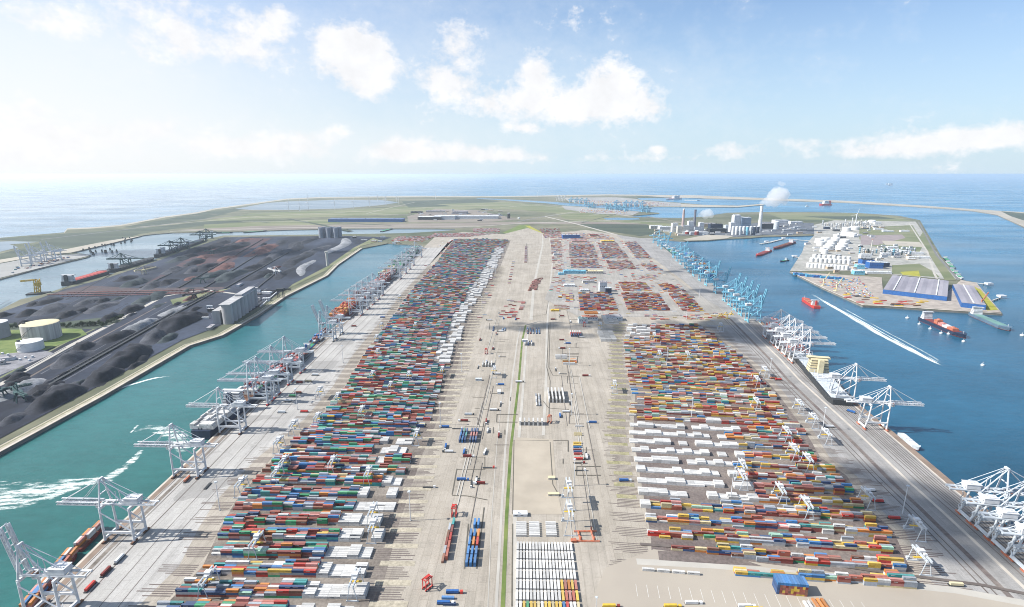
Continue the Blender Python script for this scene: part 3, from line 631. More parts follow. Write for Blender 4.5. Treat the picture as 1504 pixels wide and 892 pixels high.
# smaller groups of boxes in the centre strip (px, py, columns, ranks, du, dv, rot, tiers, colours)
def rc(*L): 
    return lambda r, c: L[(r*7+c*3) % len(L)]
for q, (px, py, nc_, nr_, du, dv, rot, ti, cl) in enumerate((
    (686, 827, 3, 2, 4.3, 13.5, True, 2, rc('blue','blue','teal')), (690, 800, 3, 2, 4.3, 13.5, True, 2, rc('blue','red','blue','orange','blue')), (697.5, 772, 2, 1, 4.3, 13.5, True, 2, rc('blue')),
    (657, 818, 1, 5, 3, 13.2, True, 2, rc('brick red','maroon','brick red','teal','red')), (651, 822, 1, 5, 3, 12.8, True, 1, rc('brown','grey','maroon')),
    (675.5, 648, 3, 3, 4.2, 13.2, True, 2, rc('dark blue','teal','dark blue','blue')), (691, 648, 3, 3, 4.2, 13.2, True, 2, rc('dark blue','pink','dark blue')),
    (764, 623, 6, 1, 7.2, 13, True, 3, rc('white')), (806.5, 590, 5, 4, 6.6, 13.0, True, 3, rc('white')), (788, 595, 2, 4, 5, 13.0, True, 1, rc('white','grey')), (709, 538, 4, 2, 6.2, 13, True, 2, rc('white')),
    (820, 528, 2, 3, 13.5, 8, False, 2, rc('white')), (831, 536, 2, 3, 13.5, 8, False, 2, rc('white','orange','cream')), (843, 533, 1, 4, 13, 6, False, 1, rc('orange','red','white')),
    (771, 507, 3, 2, 8, 13, True, 2, rc('white','dark blue')), (775, 490, 3, 4, 7, 13, True, 1, rc('dark blue','blue','grey','maroon')), (788, 490, 2, 4, 7, 13, True, 1, rc('dark blue','blue','grey')), (839, 494, 5, 3, 6, 13, True, 2, rc('dark blue','red','white')),
    (724, 486, 1, 3, 6, 13, True, 1, rc('dark blue')), (738, 486, 2, 2, 6, 13, True, 1, rc('blue','grey')),
    (848, 658, 1, 2, 13, 5, False, 1, rc('blue','yellow')), (848, 652, 1, 1, 13, 5, False, 1, rc('yellow')), (849, 640, 1, 2, 13, 5, False, 1, rc('cream')), (850, 627, 1, 1, 13, 5, False, 1, rc('white')), (849, 668, 1, 3, 13, 6, False, 1, rc('red','dark blue','maroon')),
    (660, 889, 1, 1, 13, 5, False, 1, rc('dark blue')), (658, 880, 1, 1, 13, 5, False, 1, rc('blue')), (886, 502, 3, 8, 13.2, 9, False, 3, rc('white')), (891, 476, 3, 8, 13.2, 9, False, 3, rc('white')),
    (862, 462, 3, 4, 13, 6, False, 2, rc('orange')), (818, 455, 3, 5, 13, 12, False, 1, rc('cream','pink','white')), (825, 440, 3, 6, 14, 14, False, 1, rc('white')),
    (1198, 889, 3, 1, 4.2, 13, True, 1, rc('orange')), (1185, 893, 2, 1, 3.8, 13, True, 1, rc('white')),
    )):
    grid(px, py, (lambda n_: (lambda r: n_))(nc_), nr_, du, dv, YC, rot, 'small group %d' % q, cl, tiers=ti)
# big blue-roofed stack at the bottom right
def gb(r, c): return ('blue','brick red','yellow','maroon','orange')[(c*3+r*2) % 5]
for t_ in range(5):
    F = Frame(math.radians(-7)); u0, v0 = F.uv(G(1142, 874))
    for c in range(11):
        x, y = F.w(u0+c*2.6, v0+6); cont(x, y, t_*2.9, F.y+PI/2, 12.19, 'blue' if t_ == 4 else ('dark blue' if c == 0 else rnd.choice(('brick red','brown','yellow','maroon','brick red'))), yd='blue-topped corner stack', rank=1, place=c+1, tier=t_+1)
for L_, r_ in (((942, 835), 4),):
    F = Frame(math.radians(-6.5)); u0, v0 = F.uv(G(952, 839.5))
    for c in range(r_):
        x, y = F.w(u0+c*15.2, v0); cont(x, y, 1.1, F.y, 12.19, 'white', yd='white row on the lane kerb', rank=1, place=c+1, tier=1)
# upper right terminal: blocks between pale roads, boxes end-on to the camera's right
def pblock(quad, Wt, dens_, nm, tmax=3, dv=6.0, du=12.7):
    q = GP(quad); a, b, c, d = q   # near-left, near-right, far-right, far-left
    nv = int(((d-a).length+(c-b).length)/2/dv)
    for i in range(nv):
        f = (i+.3)/nv; p0 = a.lerp(d, f); p1 = b.lerp(c, f); Lw = (p1-p0).length; dr = (p1-p0)/Lw; yaw = math.atan2(dr.y, dr.x)
        for j in range(int(Lw/du)):
            if rnd.random() > dens_: continue
            p = p0+dr*(j+.5)*du
            for t_ in range(rnd.choice(range(1, tmax+1))): cont(p.x, p.y, t_*2.9, yaw, 12.19, pick(Wt), yd=nm)
            if dv >= 6 and rnd.random() < .75: 
                nr = Vector((-dr.y, dr.x))*2.9; cont(p.x+nr.x, p.y+nr.y, 0, yaw, 12.19, pick(Wt), yd=nm)
WO = dict(WA); WO['orange'] = 20; WO['red'] = 16; WO['white'] = 14; WO['grey'] = 12; WO['blue'] = 8; WP = dict(maroon=8, pink=16, grey=18, white=20, cream=14, red=5, brown=6, blue=5, teal=3, orange=5); WP['brick red'] = 16
TB = [([(852,457),(912,457),(903,432),(849,432)], WO, .95, 3), ([(922,457),(988,457),(966,432),(912,432)], WO, .95, 3), ([(1002,458),(1040,459),(1012,433),(982,433)], WO, .95, 3),
      ([(915,428),(962,428),(950,416),(908,416)], WO, .8, 2), ([(976,430),(1012,430),(988,418),(966,418)], WO, .7, 2),
      ([(838,394),(885,394),(880,382),(838,382)], WP, .85, 2), ([(896,396),(940,396),(926,384),(890,384)], WP, .85, 2), ([(952,398),(975,398),(962,389),(940,389)], WP, .85, 2),
      ([(836,380),(880,380),(872,360),(836,360)], WP, .86, 2), ([(885,380),(925,380),(908,358),(878,358)], WP, .88, 2), ([(934,380),(958,380),(935,356),(916,356)], WP, .85, 2),
      ([(838,358),(868,358),(862,350),(838,350)], WP, .75, 1), ([(1010,470),(1060,474),(1035,464),(1000,463)], WP, .25, 1), ([(950,470),(985,470),(975,463),(945,463)], WP, .3, 1)]
TB += [([(806,430),(832,432),(834,408),(812,408)], WP, .25, 1), ([(905,426),(912,426),(906,414),(902,414)], WP, .4, 1), ([(838,414),(880,414),(878,407),(838,407)], WP, .3, 1), ([(930,411),(972,411),(962,404),(926,404)], WP, .35, 1), ([(812,398),(830,398),(826,352),(808,352)], WP, .28, 1), ([(800,350),(905,352),(890,344),(800,342)], WP, .35, 1), ([(820,442),(846,444),(846,434),(820,432)], WR, .5, 2), ([(1040,468),(1072,470),(1060,461),(1034,460)], WR, .2, 1)]
for i, (q, wt, de, tm) in enumerate(TB): pblock(q, wt, de, 'terminal block %d' % i, tm)
# mixed boxes at the basin head and by the rail yard
WM = dict(maroon=20, red=16, pink=12, grey=10, white=14, teal=3, brown=6)
for q, wt, de in (([(625,349),(690,348),(735,343),(640,343)], WM, .5), ([(575,354),(622,355),(640,348),(585,348)], WM, .45), ([(695,341),(735,341),(735,336),(695,336)], WM, .7), ([(800,350),(830,350),(822,336),(792,336)], WM, .25),
                 ([(770,386),(778,386),(775,362),(771,362)], dict(maroon=5, brown=8, grey=6), .8), ([(745,420),(752,420),(758,385),(752,385)], WP, .15), ([(700,470),(715,470),(735,380),(728,380)], WM, .06), ([(730,470),(765,470),(775,440),(745,440)], WM, .10), ([(776,428),(790,426),(798,408),(784,412)], dict(brown=5, maroon=5, pink=2), .45)):
    pblock(q, wt, de, 'scattered', 1, 6)
pblock([(818,462),(1062,470),(922,353),(822,346)], WP, .05, 'scattered', 1, 7)
pblock([(560,480),(600,470),(668,352),(652,350)], WM, .015, 'scattered', 1, 9)
pblock([(1203,415),(1256,438),(1284,437),(1262,408)], dict(red=8, teal=3, blue=8, white=10, maroon=8, yellow=6, grey=8), .28, 'pipe yard', 1, 8)
for q in ([(858,302.5),(948,303.2),(990,301.8),(880,300.2)], [(846,297.5),(985,300.6),(960,297.6),(850,295)], [(850,313),(925,314.5),(915,310),(852,308)]):
    pblock(q, dict(white=14, grey=10, pink=10, maroon=6, blue=4, yellow=5), .33, 'far terminal', 3, 26)
pblock([(10,405),(100,380),(110,376),(20,392)], dict(white=10, teal=4, blue=4, maroon=5, pink=4, orange=4), .1, 'left far terminal', 2, 14)
# ================================================================= QUAY CRANES
def lattice(m, p, q, h, w, n, t=.55, up=Vector((0,0,1))):
    """box-section lattice truss between p and q, height h along up, width w"""
    p = Vector(p); q = Vector(q); d = (q-p).normalized(); s = d.cross(up).normalized()*w/2; u = up*h
    ch = lambda f, a, b: p.lerp(q, f)+s*a+u*b
    for a, b in ((-1,0),(1,0),(-1,1),(1,1)): m.beam(ch(0,a,b), ch(1,a,b), t*1.3)
    for i in range(n):
        f, g = i/n, (i+1)/n; k = i % 2
        for a in (-1, 1): m.beam(ch(f,a,k), ch(g,a,1-k), t)
        m.beam(ch(f,-1,1), ch(g,1,1), t*.8)
        if i % 2 == 0: m.beam(ch(f,-1,0), ch(f,1,0), t*.8)
def quay_crane(paint, bogie, raised=0, H=42, out=52, back=26, gx=16.5, wy=9.5, apex=74, thick=1.0, lean=0, style='truss'):
    """+X is towards the water, origin on the ground below the middle of the portal"""
    r = empty('quay_crane', (0,0,0), 0, '', 'crane')
    T = thick
    for sx_ in (1, -1):
        for sy in (1, -1):
            m = MB()
            if lean and sx_ < 0: m.tube((-gx+lean*1.0, sy*(wy), H-1), (-gx+lean*.7, sy*wy, H*.45), .95*T, 8); m.tube((-gx+lean*.7, sy*wy, H*.45), (-gx, sy*wy, 3), .95*T, 8)
            else: m.tube((sx_*gx, sy*wy, 2.4), (sx_*gx, sy*wy*.92, H), 1.1*T, 8, .95*T)
            lg = m.build('leg', paint, r); b = MB(); b.box(sx_*gx, sy*wy, .9, 2.2, 9, 1.7)
            for k in range(4): b.cyl(sx_*gx, sy*wy-3.3+k*2.2, 0, .95, .8, n=8)
            b.build('wheel_bogie', bogie, lg)
    for sx_ in (1, -1):
        m = MB(); m.beam((sx_*gx, -wy, 5), (sx_*gx, wy, 5), 1.6*T, 2.2*T); m.build('end_beam', paint, r)
        e = lean if sx_ < 0 else 0; m = MB(); m.beam((sx_*gx+e, -wy, H), (sx_*gx+e, wy, H), 1.9*T, 2.4*T); m.build('portal_beam', paint, r)
    for sy in (1, -1): m = MB(); m.beam((gx, sy*wy, 13), (-gx+lean*.2, sy*wy, 13), 1.5*T, 2.2*T); m.build('sill_beam', paint, r)
    for sy in (1, -1):
        m = MB(); m.tube((gx, sy*wy, 38), (-gx+.6, sy*wy, 14.5), .6*T, 6); m.build('brace', paint, r)
    m = MB()
    for sy in (3.6, -3.6): m.tube((-gx-back, sy, H+2.2), (gx+3, sy, H+2.2), 1.0*T, 8)
    for k in range(7): m.beam((-gx-back+2+k*8, -3.6, H+2.2), (-gx-back+2+k*8, 3.6, H+2.2), .9*T)
    m.beam((-gx-back, 4.6, H+3.6), (gx, 4.6, H+3.6), .25*T)
    m.build('girder', paint, r)
    m = MB()
    for sy in (3.6, -3.6):
        if style == 'truss': lattice(m, (gx+3, sy, H+1), (gx+out, sy, H+1), 3.2, 1.4, 14, .5*T)
        else: m.beam((gx+3, sy, H+1.8), (gx+out, sy, H+1.8), 1.2*T, 2.6*T)
    for k in range(8): m.beam((gx+4+k*(out-5)/7, -3.6, H+1.2), (gx+4+k*(out-5)/7, 3.6, H+1.2), .7*T)
    bo = m.build('boom', paint, r)
    a1, a2 = Vector((gx-.5, -2.2, apex)), Vector((gx-.5, 2.2, apex)); m = MB()
    for a, sy in ((a1, -1), (a2, 1)):
        m.tube((gx, sy*wy*.9, H), a, .75*T, 6); m.tube(a, (-gx*.55+lean*.3, sy*4.5, H+3), .5*T, 6)
    m.beam(a1+Vector((0,-1,0)), a2+Vector((0,1,0)), 1.6*T); m.beam((gx, -wy*.55, H+15), (gx, wy*.55, H+15), .8*T); m.build('apex_frame', paint, r)
    st = MB()
    if not raised:
        for a, sy in ((a1, -3.6), (a2, 3.6)):
            st.tube(a, (gx+out*.48, sy, H+4), .28*T, 5); st.tube(a, (gx+out*.9, sy, H+4), .28*T, 5)
    for a, sy in ((a1, -3.6), (a2, 3.6)): st.tube(a, (-gx-back*.65, sy, H+3), .3*T, 5); st.tube((gx-16, sy*.9, H+3), (gx-16, sy*.6, H+18), .3*T, 5)
    st.build('stay', paint, r)
    m = MB(); hx = -gx+3
    m.box(hx-3, 0, H+4, 15, 9.5, 5.6); m.box(hx-3, 0, H+9.6, 15.8, 10.3, .5); m.box(hx+7, 2, H+4, 4, 5, 3.4)
    for k in range(4): m.box(hx-8+k*3.2, 2, H+10, 1.4, 1.6, .8)
    m.build('machinery_house', WHITE, r)
    m = MB(); m.box(gx-7 if raised else gx+9, 0, H-4.2, 3.2, 3, 3.2); cb = m.build('cab', WHITE, r); g = MB(); g.box((gx-7 if raised else gx+9)+1.62, 0, H-4, .08, 2.6, 2.2); g.build('window', GLASS, cb)
    m = MB(); m.box(gx+9 if not raised else gx-7, 0, H-.2, 6, 6.5, 1.3); 
    if not raised:
        for a, b in ((-2,-2),(2,-2),(-2,2),(2,2)): m.tube((gx+9+a, b, H-.2), (gx+20+a*.5, b*1.2, H-14), .08, 4) if 0 else None
    m.build('trolley', bogie, r)
    m = MB()
    for k in range(6):
        z0 = 6+k*5.5; m.beam((-gx-1.4, wy-3+(k % 2)*3, z0), (-gx-1.4, wy-3+((k+1) % 2)*3, z0+5.5), .9, .3)
    m.build('stairs', paint, r)
    if raised:
        hinge = Vector((gx+2, 0, H+2)); Rm = Matrix.Translation(hinge) @ Matrix.Rotation(-raised, 4, 'Y') @ Matrix.Translation(-hinge); bo.data.transform(Rm)
    return r
PROTOS = []
def crane_kind(key, **kw):
    p = quay_crane(**kw); PROTOS.append(p); return p
CK = {
 'left': crane_kind('left', paint=WHITE, bogie=RUST, thick=1.2), 'leftup': crane_kind('leftup', paint=WHITE, bogie=RUST, thick=1.2, raised=math.radians(80)), 
 'leftfar': crane_kind('lf', paint=GREYW, bogie=REDP, style='box', apex=76, out=56, thick=1.3), 'leftfarup': crane_kind('lfu', paint=GREYW, bogie=DARK, style='truss', raised=math.radians(72), out=50, thick=1.35),
 'right': crane_kind('right', paint=WHITE, bogie=ORANGE, lean=5, thick=1.15, apex=72, back=30), 'rightfar': crane_kind('rf', paint=WHITE, bogie=ORANGE, lean=3, out=54, thick=1.3),
 'rightgrey': crane_kind('rg', paint=GREYW, bogie=ORANGE, lean=7, thick=1.35, apex=70, back=24, out=58, H=38),
 'blue': crane_kind('blue', paint=LBLUE, bogie=LBLUE, style='box', thick=1.35, out=50), 'blueup': crane_kind('blueup', paint=LBLUE, bogie=LBLUE, raised=math.radians(77), style='box', thick=1.4, out=52),
 'farblue': crane_kind('farblue', paint=LBLUE, bogie=LBLUE, style='box', thick=3.0), 'farwhiteup': crane_kind('fwu', paint=WHITE, bogie=DARK, style='box', thick=1.9, raised=math.radians(80)),
 'unloader': crane_kind('unl', paint=DGREEN, bogie=DGREEN, style='box', thick=2.2, out=58, back=60, H=36, apex=62),
}
def quay_at(Q, y):
    for a, b in zip(Q, Q[1:]):
        if min(a[1], b[1]) <= y <= max(a[1], b[1]):
            f = (y-a[1])/(b[1]-a[1]); return a[0]+f*(b[0]-a[0])
    return Q[0][0]
def place(kind, loc, yaw, label, group):
    c = copy_tree(CK[kind]); c.location = loc; c.rotation_euler = (0, 0, yaw); tag(c, label, 'crane', group); return c
GLC = 'quay cranes along the left basin'; GRC = 'white quay cranes along the right quay'; GBC = 'light blue quay cranes'
def left_crane(kind, y, label, inset=24, extra=0):
    p = G(quay_at(QL, y), y); a = G(quay_at(QL, y-4), y-4); d = (a-p).xy.normalized(); nr = Vector((d.y, -d.x))
    yaw = PI+math.radians(-1.5); q = p.xy+nr*(inset+extra); return place(kind, (q.x, q.y, 0), yaw, label, GLC)
LCR = [('leftup', 903, 'white quay crane with its boom raised, in the bottom left corner'),
 ('left', 789, 'white quay crane nearest the camera with its boom lowered over the empty green water'),
 ('left', 697, 'white quay crane with lowered boom, second from the bottom left corner crane'),
 ('left', 634, 'white quay crane beside the stern of the long dark container ship'),
 ('leftfar', 592, 'grey quay crane beyond the white ship bridge, nearest of the four close together'),
 ('leftfar', 582, 'grey quay crane close behind, second of the four beyond the ship bridge'),
 ('leftfar', 563, 'grey quay crane, third of the four beyond the ship bridge'),
 ('leftfar', 546, 'grey quay crane, farthest of the four beyond the ship bridge'),
 ('leftfarup', 500, 'grey quay crane with raised boom beside the small blue feeder ship'),
 ('leftfarup', 491, 'grey quay crane with raised boom, behind the other raised boom'),
 ('leftfar', 463, 'grey quay crane over the ship with orange containers, nearest of its group'),
 ('leftfar', 454, 'grey quay crane, second over the ship with orange containers'),
 ('leftfar', 447, 'grey quay crane, third over the ship with orange containers'),
 ('leftfar', 440, 'grey quay crane, fourth over the ship with orange containers'),
 ('leftfar', 434, 'grey quay crane, farthest over the ship with orange containers'),
 ('leftfar', 410, 'grey quay crane over the green hulled ship, nearest of its group'),
 ('leftfar', 402, 'grey quay crane, second over the green hulled ship'),
 ('leftfar', 396, 'grey quay crane, third over the green hulled ship'),
 ('leftfar', 390, 'grey quay crane, farthest over the green hulled ship'),
 ('leftfar', 378, 'grey quay crane standing alone near the head of the green basin')]
for k, y, lb in LCR: left_crane(k, y, lb)
def right_crane(kind, y, label, group, yawd, inset=25):
    x = quay_at(QR, y); p = G(x, y); a = G(quay_at(QR, y-3), y-3); d = (p-a).xy.normalized(); nr = Vector((d.y, -d.x))
    q = p.xy+nr*inset; return place(kind, (q.x, q.y, 0), math.radians(yawd), label, group)
RCR = [('rightgrey', 838, 'tall grey quay crane with bent legs nearest the bottom right corner'), ('rightgrey', 812, 'tall grey quay crane with bent legs, second from the bottom right corner'),
 ('rightgrey', 789, 'tall grey quay crane with bent legs, third from the bottom right corner'), ('rightgrey', 766, 'tall grey quay crane with bent legs, farthest of the four at the right edge'),
 ('right', 629, 'white quay crane beside the long light grey barge'), ('right', 590, 'white quay crane standing at the bow of the empty grey ship'),
 ('rightfar', 533, 'white quay crane nearest the cream ship bridge'), ('rightfar', 523, 'white quay crane, second behind the cream ship bridge'),
 ('rightfar', 514, 'white quay crane, third behind the cream ship bridge'), ('rightfar', 507, 'white quay crane, fourth behind the cream ship bridge'), ('rightfar', 497, 'white quay crane next to the light blue cranes')]
for k, y, lb in RCR: right_crane(k, y, lb, GRC, -7 if y < 700 else -9)
BCR = [('blueup', 473, 'nearest of the light blue quay cranes with raised boom'), ('blueup', 464, 'second light blue quay crane with raised boom from the white cranes'), ('blueup', 457, 'third light blue quay crane with raised boom from the white cranes'),
 ('blueup', 443, 'fifth light blue quay crane with raised boom from the white cranes'), ('blue', 395, 'light blue quay crane beside the bow of the moored container ship'), ('blueup', 420, 'light blue quay crane with raised boom just behind the one standing apart'), ('blueup', 450, 'fourth light blue quay crane with raised boom from the white cranes'), ('blueup', 431, 'light blue quay crane with raised boom standing apart in a gap'),
 ('blue', 413, 'light blue quay crane with lowered boom, nearest behind the one standing apart'), ('blue', 406, 'light blue quay crane with lowered boom, second behind the one standing apart'), ('blue', 400, 'light blue quay crane at the near end of the moored container ship'),
 ('blue', 389, 'light blue quay crane over the middle of the moored container ship'), ('blueup', 384, 'light blue quay crane with raised boom at the moored container ship'), ('blue', 379, 'light blue quay crane at the far end of the moored container ship'),
 ('blueup', 366, 'light blue quay crane with raised boom near the beach'), ('blue', 362, 'light blue quay crane with lowered boom near the beach'), ('blue', 357, 'farthest light blue quay crane of the row, by the inner shore')]
for k, y, lb in BCR: right_crane(k, y, lb, GBC, 0, 26)
# far terminal cranes
fb = [(838,297.5),(846,298),(853,298.7),(860,299.2),(918,303),(926,303.4),(934,303.6),(942,304),(904,302.5),(866,305.5),(872,306.5),(892,308),(898,308.8),(906,309.4),(912,310),(920,310.8),(945,311.8),(952,312.4)]
for i, (a, b) in enumerate(fb):
    place('farblue', G(a, b), math.radians(180 if i >= 9 else 0)+.3, 'tiny light blue crane, %s from the left on the %s quay of the far terminal' % (od(1+(i if i < 9 else i-9)), 'farther' if i < 9 else 'nearer'), 'cranes of the far sea terminal')
for i, (a, b) in enumerate(((819,295.2),(823,295.6),(828,296))): place('farwhiteup', G(a, b), 0, 'thin white crane with raised boom left of the far terminal, %s from left' % od(i+1), 'thin raised cranes left of the far terminal')
for i, (a, b) in enumerate(((39,391),(55,388),(84,382),(59,385),(76,384))): place('farwhiteup', G(a, b), PI/2-.9+PI, 'pale crane with raised boom on the small left terminal, %s from its left end' % od((1,2,5,3,4)[i]), 'pale cranes of the small left terminal')
yawU = math.atan2((G(157,405)-G(66,432)).y, (G(157,405)-G(66,432)).x)+PI/2
for i, (a, b, lb) in enumerate(((186,392.5,'dark green ship unloader beside the red decked bulk carrier'), (256,371,'dark green ship unloader on the coal quay, second from the left'), (272,366,'dark green ship unloader on the coal quay, third from the left'), (299,354,'dark green ship unloader, nearer one of the far pair'), (308,350.5,'farthest dark green ship unloader on the coal quay'))):
    place('unloader', G(a, b), yawU, lb, 'ship unloaders at the coal terminal')
for p in PROTOS: kill(p)
# ================================================================= YARD GANTRIES
def gantry(paint, W=22, H=17, ly=5):
    r = empty('yard_gantry_crane', (0,0,0), 0, '', 'gantry crane')
    for sy in (1, -1):
        for sx_ in (1, -1):
            m = MB(); m.beam((sx_*ly, sy*W/2, .8), (sx_*ly*.35, sy*W/2, H), .6); m.build('leg', paint, r)
        m = MB(); m.beam((-ly-1, sy*W/2, .9), (ly+1, sy*W/2, .9), .8, 1.2); m.build('sill_beam', paint, r)
    m = MB(); lattice(m, (-2, -W/2-2, H), (-2, W/2+2, H), 1.8, .8, 8, .35); lattice(m, (2, -W/2-2, H), (2, W/2+2, H), 1.8, .8, 8, .35); m.build('beam', paint, r)
    m = MB(); m.box(0, 2, H+1.9, 6, 4.5, 2.6); m.box(1, -3.2, H+1.9, 3, 2.5, 1.6); tr = m.build('trolley', WHITE, r)
    m = MB()
    for a, b in ((-2,1),(2,1),(-2,3),(2,3)): m.tube((a, b, H+1.9), (a, b, H-5), .1, 4)
    m.box(0, 2, H-5.6, 12, 2.2, .6); m.build('spreader', YEL, tr)
    m = MB(); m.box(-ly*.8, W/2+1.4, 1.6, 3, 2, 2.6); m.build('electrical_cabinet', paint, r)
    return r
g0 = gantry(GREYW)
GYL = [(305,872),(357,724),(370,825),(421,689),(410,706),(433,636),(466,627),(471,584),(497,594),(410,663),(555,526),(573,579),(545,564),(602,559),(651,551),(552,506),(590,465),(614,647),(532,615),(494,686),(542,709),(545,800),(520,878),(548,768),(620,440),(640,412),(660,392),(588,442),(610,486),(560,486)]
GYR = [(902,574),(968,528),(1011,533),(882,487),(1107,564),(1060,488),(1110,602),(1088,696),(1093,722),(1168,678),(1189,694),(1149,742),(1183,757),(1351,795),(1354,840),(1120,551),(1168,600),(1189,622),(1149,641),(1217,655),(1265,735),(960,500)]
def spot(px, py, side):
    if side == 'l': return 'left yard'
    return 'right yard'
def near_lane(F, LN, px, py):
    u, v = F.uv(G(px, py)); vv = min(LN, key=lambda l: abs(l[0]+8-v)); return F.w(u, vv[0]+8.2), LN.index(vv)
def label_gantries(pts, F, LN, nm, grp):
    P = []
    for px, py in pts:
        (x, y), k = near_lane(F, LN, px, py); P.append((x, y, px, py, k))
    ks = sorted({p[4] for p in P})
    P.sort(key=lambda p: (p[3], p[2]))
    order = sorted(range(len(P)), key=lambda i: -P[i][3])
    for rank, i in enumerate(order):
        x, y, px, py, k = P[i]; c = copy_tree(g0); c.location = (x, y, 0); c.rotation_euler = (0, 0, F.y)
        tag(c, 'white gantry straddling a container lane of the %s, %s nearest the camera there' % (nm, od(rank+1)), 'gantry crane', grp)
label_gantries(GYL, FL, LL, 'left yard', 'white gantries of the left yard'); label_gantries(GYR, FR, LR, 'right yard', 'white gantries of the right yard')
for px, py, lb in ((726,553,'white gantry standing alone on the beige paving left of the grass line'),):
    c = copy_tree(g0); c.location = G(px, py); tag(c, lb, 'gantry crane')
kill(g0)
gr = gantry(GREYW, W=26, H=27, ly=7)
for px, py, lb in ((835,741,'tall grey rail gantry above the truck bays, the farther of two'), (836,777,'tall grey rail gantry beside the white parked containers, the nearer of two')):
    c = copy_tree(gr); c.location = G(px, py); c.rotation_euler = (0, 0, .02); tag(c, lb, 'gantry crane', 'tall rail gantries of the centre strip')
kill(gr)
# ================================================================= LIGHT MASTS
def mast():
    r = empty('light_mast', (0,0,0), 0, '', 'light mast')
    m = MB(); m.tube((0,0,0), (0,0,40), .55, 8, .32); m.build('pole', WHITE, r)
    m = MB(); m.cyl(0, 0, 0, 1.0, 1.3, n=10); m.build('base', CONC, r)
    m = MB(); m.cyl(0, 0, 39.2, 39.9, 1.6, n=10)
    for k in range(6): m.box(1.7*math.cos(k*PI/3), 1.7*math.sin(k*PI/3), 38.6, .9, .6, .6, k*PI/3)
    m.build('lamp_head', GREYW, r); return r
m0 = mast()
MS = [(603,765,'light mast at the right edge of the left yard, nearest of those'),(647,625,'light mast at the right edge of the left yard, second from the camera'),(678,546,'light mast at the right edge of the left yard, third from the camera'),(708,454,'light mast at the right edge of the left yard, fourth from the camera'),(728,402,'light mast at the right edge of the left yard, farthest'),
 (323,750,'light mast on the left apron between the two nearest lowered cranes'),(437,602,'light mast on the left apron, second from the camera'),(504,533,'light mast on the left apron, third from the camera'),
 (839,610,'light mast by the truck bays, behind the long white rows'),(836,538,'light mast among the white boxes of the centre strip'),(843,714,'light mast at the near end of the truck bays'),
 (1015,617,'light mast among the coloured boxes above the white rows of the right yard'),(1073,735,'light mast at the right end of the white rows'),(979,537,'light mast near the yellow boxes at the far left of the right yard'),
 (1130,554,'light mast on the right apron beside the group of white cranes'),(1208,632,'light mast on the right apron left of the two white cranes'),(1325,756,'tall light mast standing alone in the dark cloud shadow'),
 (1027,438,'light mast on the apron beside the light blue crane standing apart'),(985,392,'light mast on the apron at the moored container ship'),(1008,470,'light mast at the road between both right terminals')]
for px, py, lb in MS:
    c = copy_tree(m0); c.location = G(px, py); tag(c, 'white '+lb, 'light mast', 'tall light masts')
c = copy_tree(m0); c.location = G(875, 903); c.scale = (.7,.7,.5); tag(c, 'short white light mast at the bottom edge right of the white parked boxes', 'light mast', 'tall light masts'); kill(m0)
# ================================================================= SHIPS
def hull_mesh(m, L, B, z0, z1, bow=.16, stern=.08, flare=1.6, nb=7):
    st = []
    for i in range(nb+1): f = i/nb; st.append((-L/2+L*stern*f, B/2*(.78+.22*math.sin(f*PI/2))))
    st.append((L/2-L*bow*1.04, B/2))
    for i in range(1, nb+1): f = i/nb; st.append((L/2-L*bow+L*bow*f, B/2*math.cos(f*PI/2)**.75+.01))
    vs = []; 
    for x, hw in st:
        lo = hw*(.98 if x < L/2-L*bow else .72); xl = x if x < L/2-L*bow else L/2-L*bow+(x-(L/2-L*bow))*.86
        zt = z1+(flare if x > L/2-L*bow*.9 else 0)
        vs += [(xl, -lo, z0), (x, -hw, zt), (x, hw, zt), (xl, lo, z0)]
    n = len(st); fs = []
    for i in range(n-1):
        a, b = i*4, i*4+4; fs += [(a, b, b+1, a+1), (a+1, b+1, b+2, a+2), (a+2, b+2, b+3, a+3)]
    fs += [(0, 1, 2, 3), ((n-1)*4+3, (n-1)*4+2, (n-1)*4+1, (n-1)*4)]
    m.add(vs, fs)
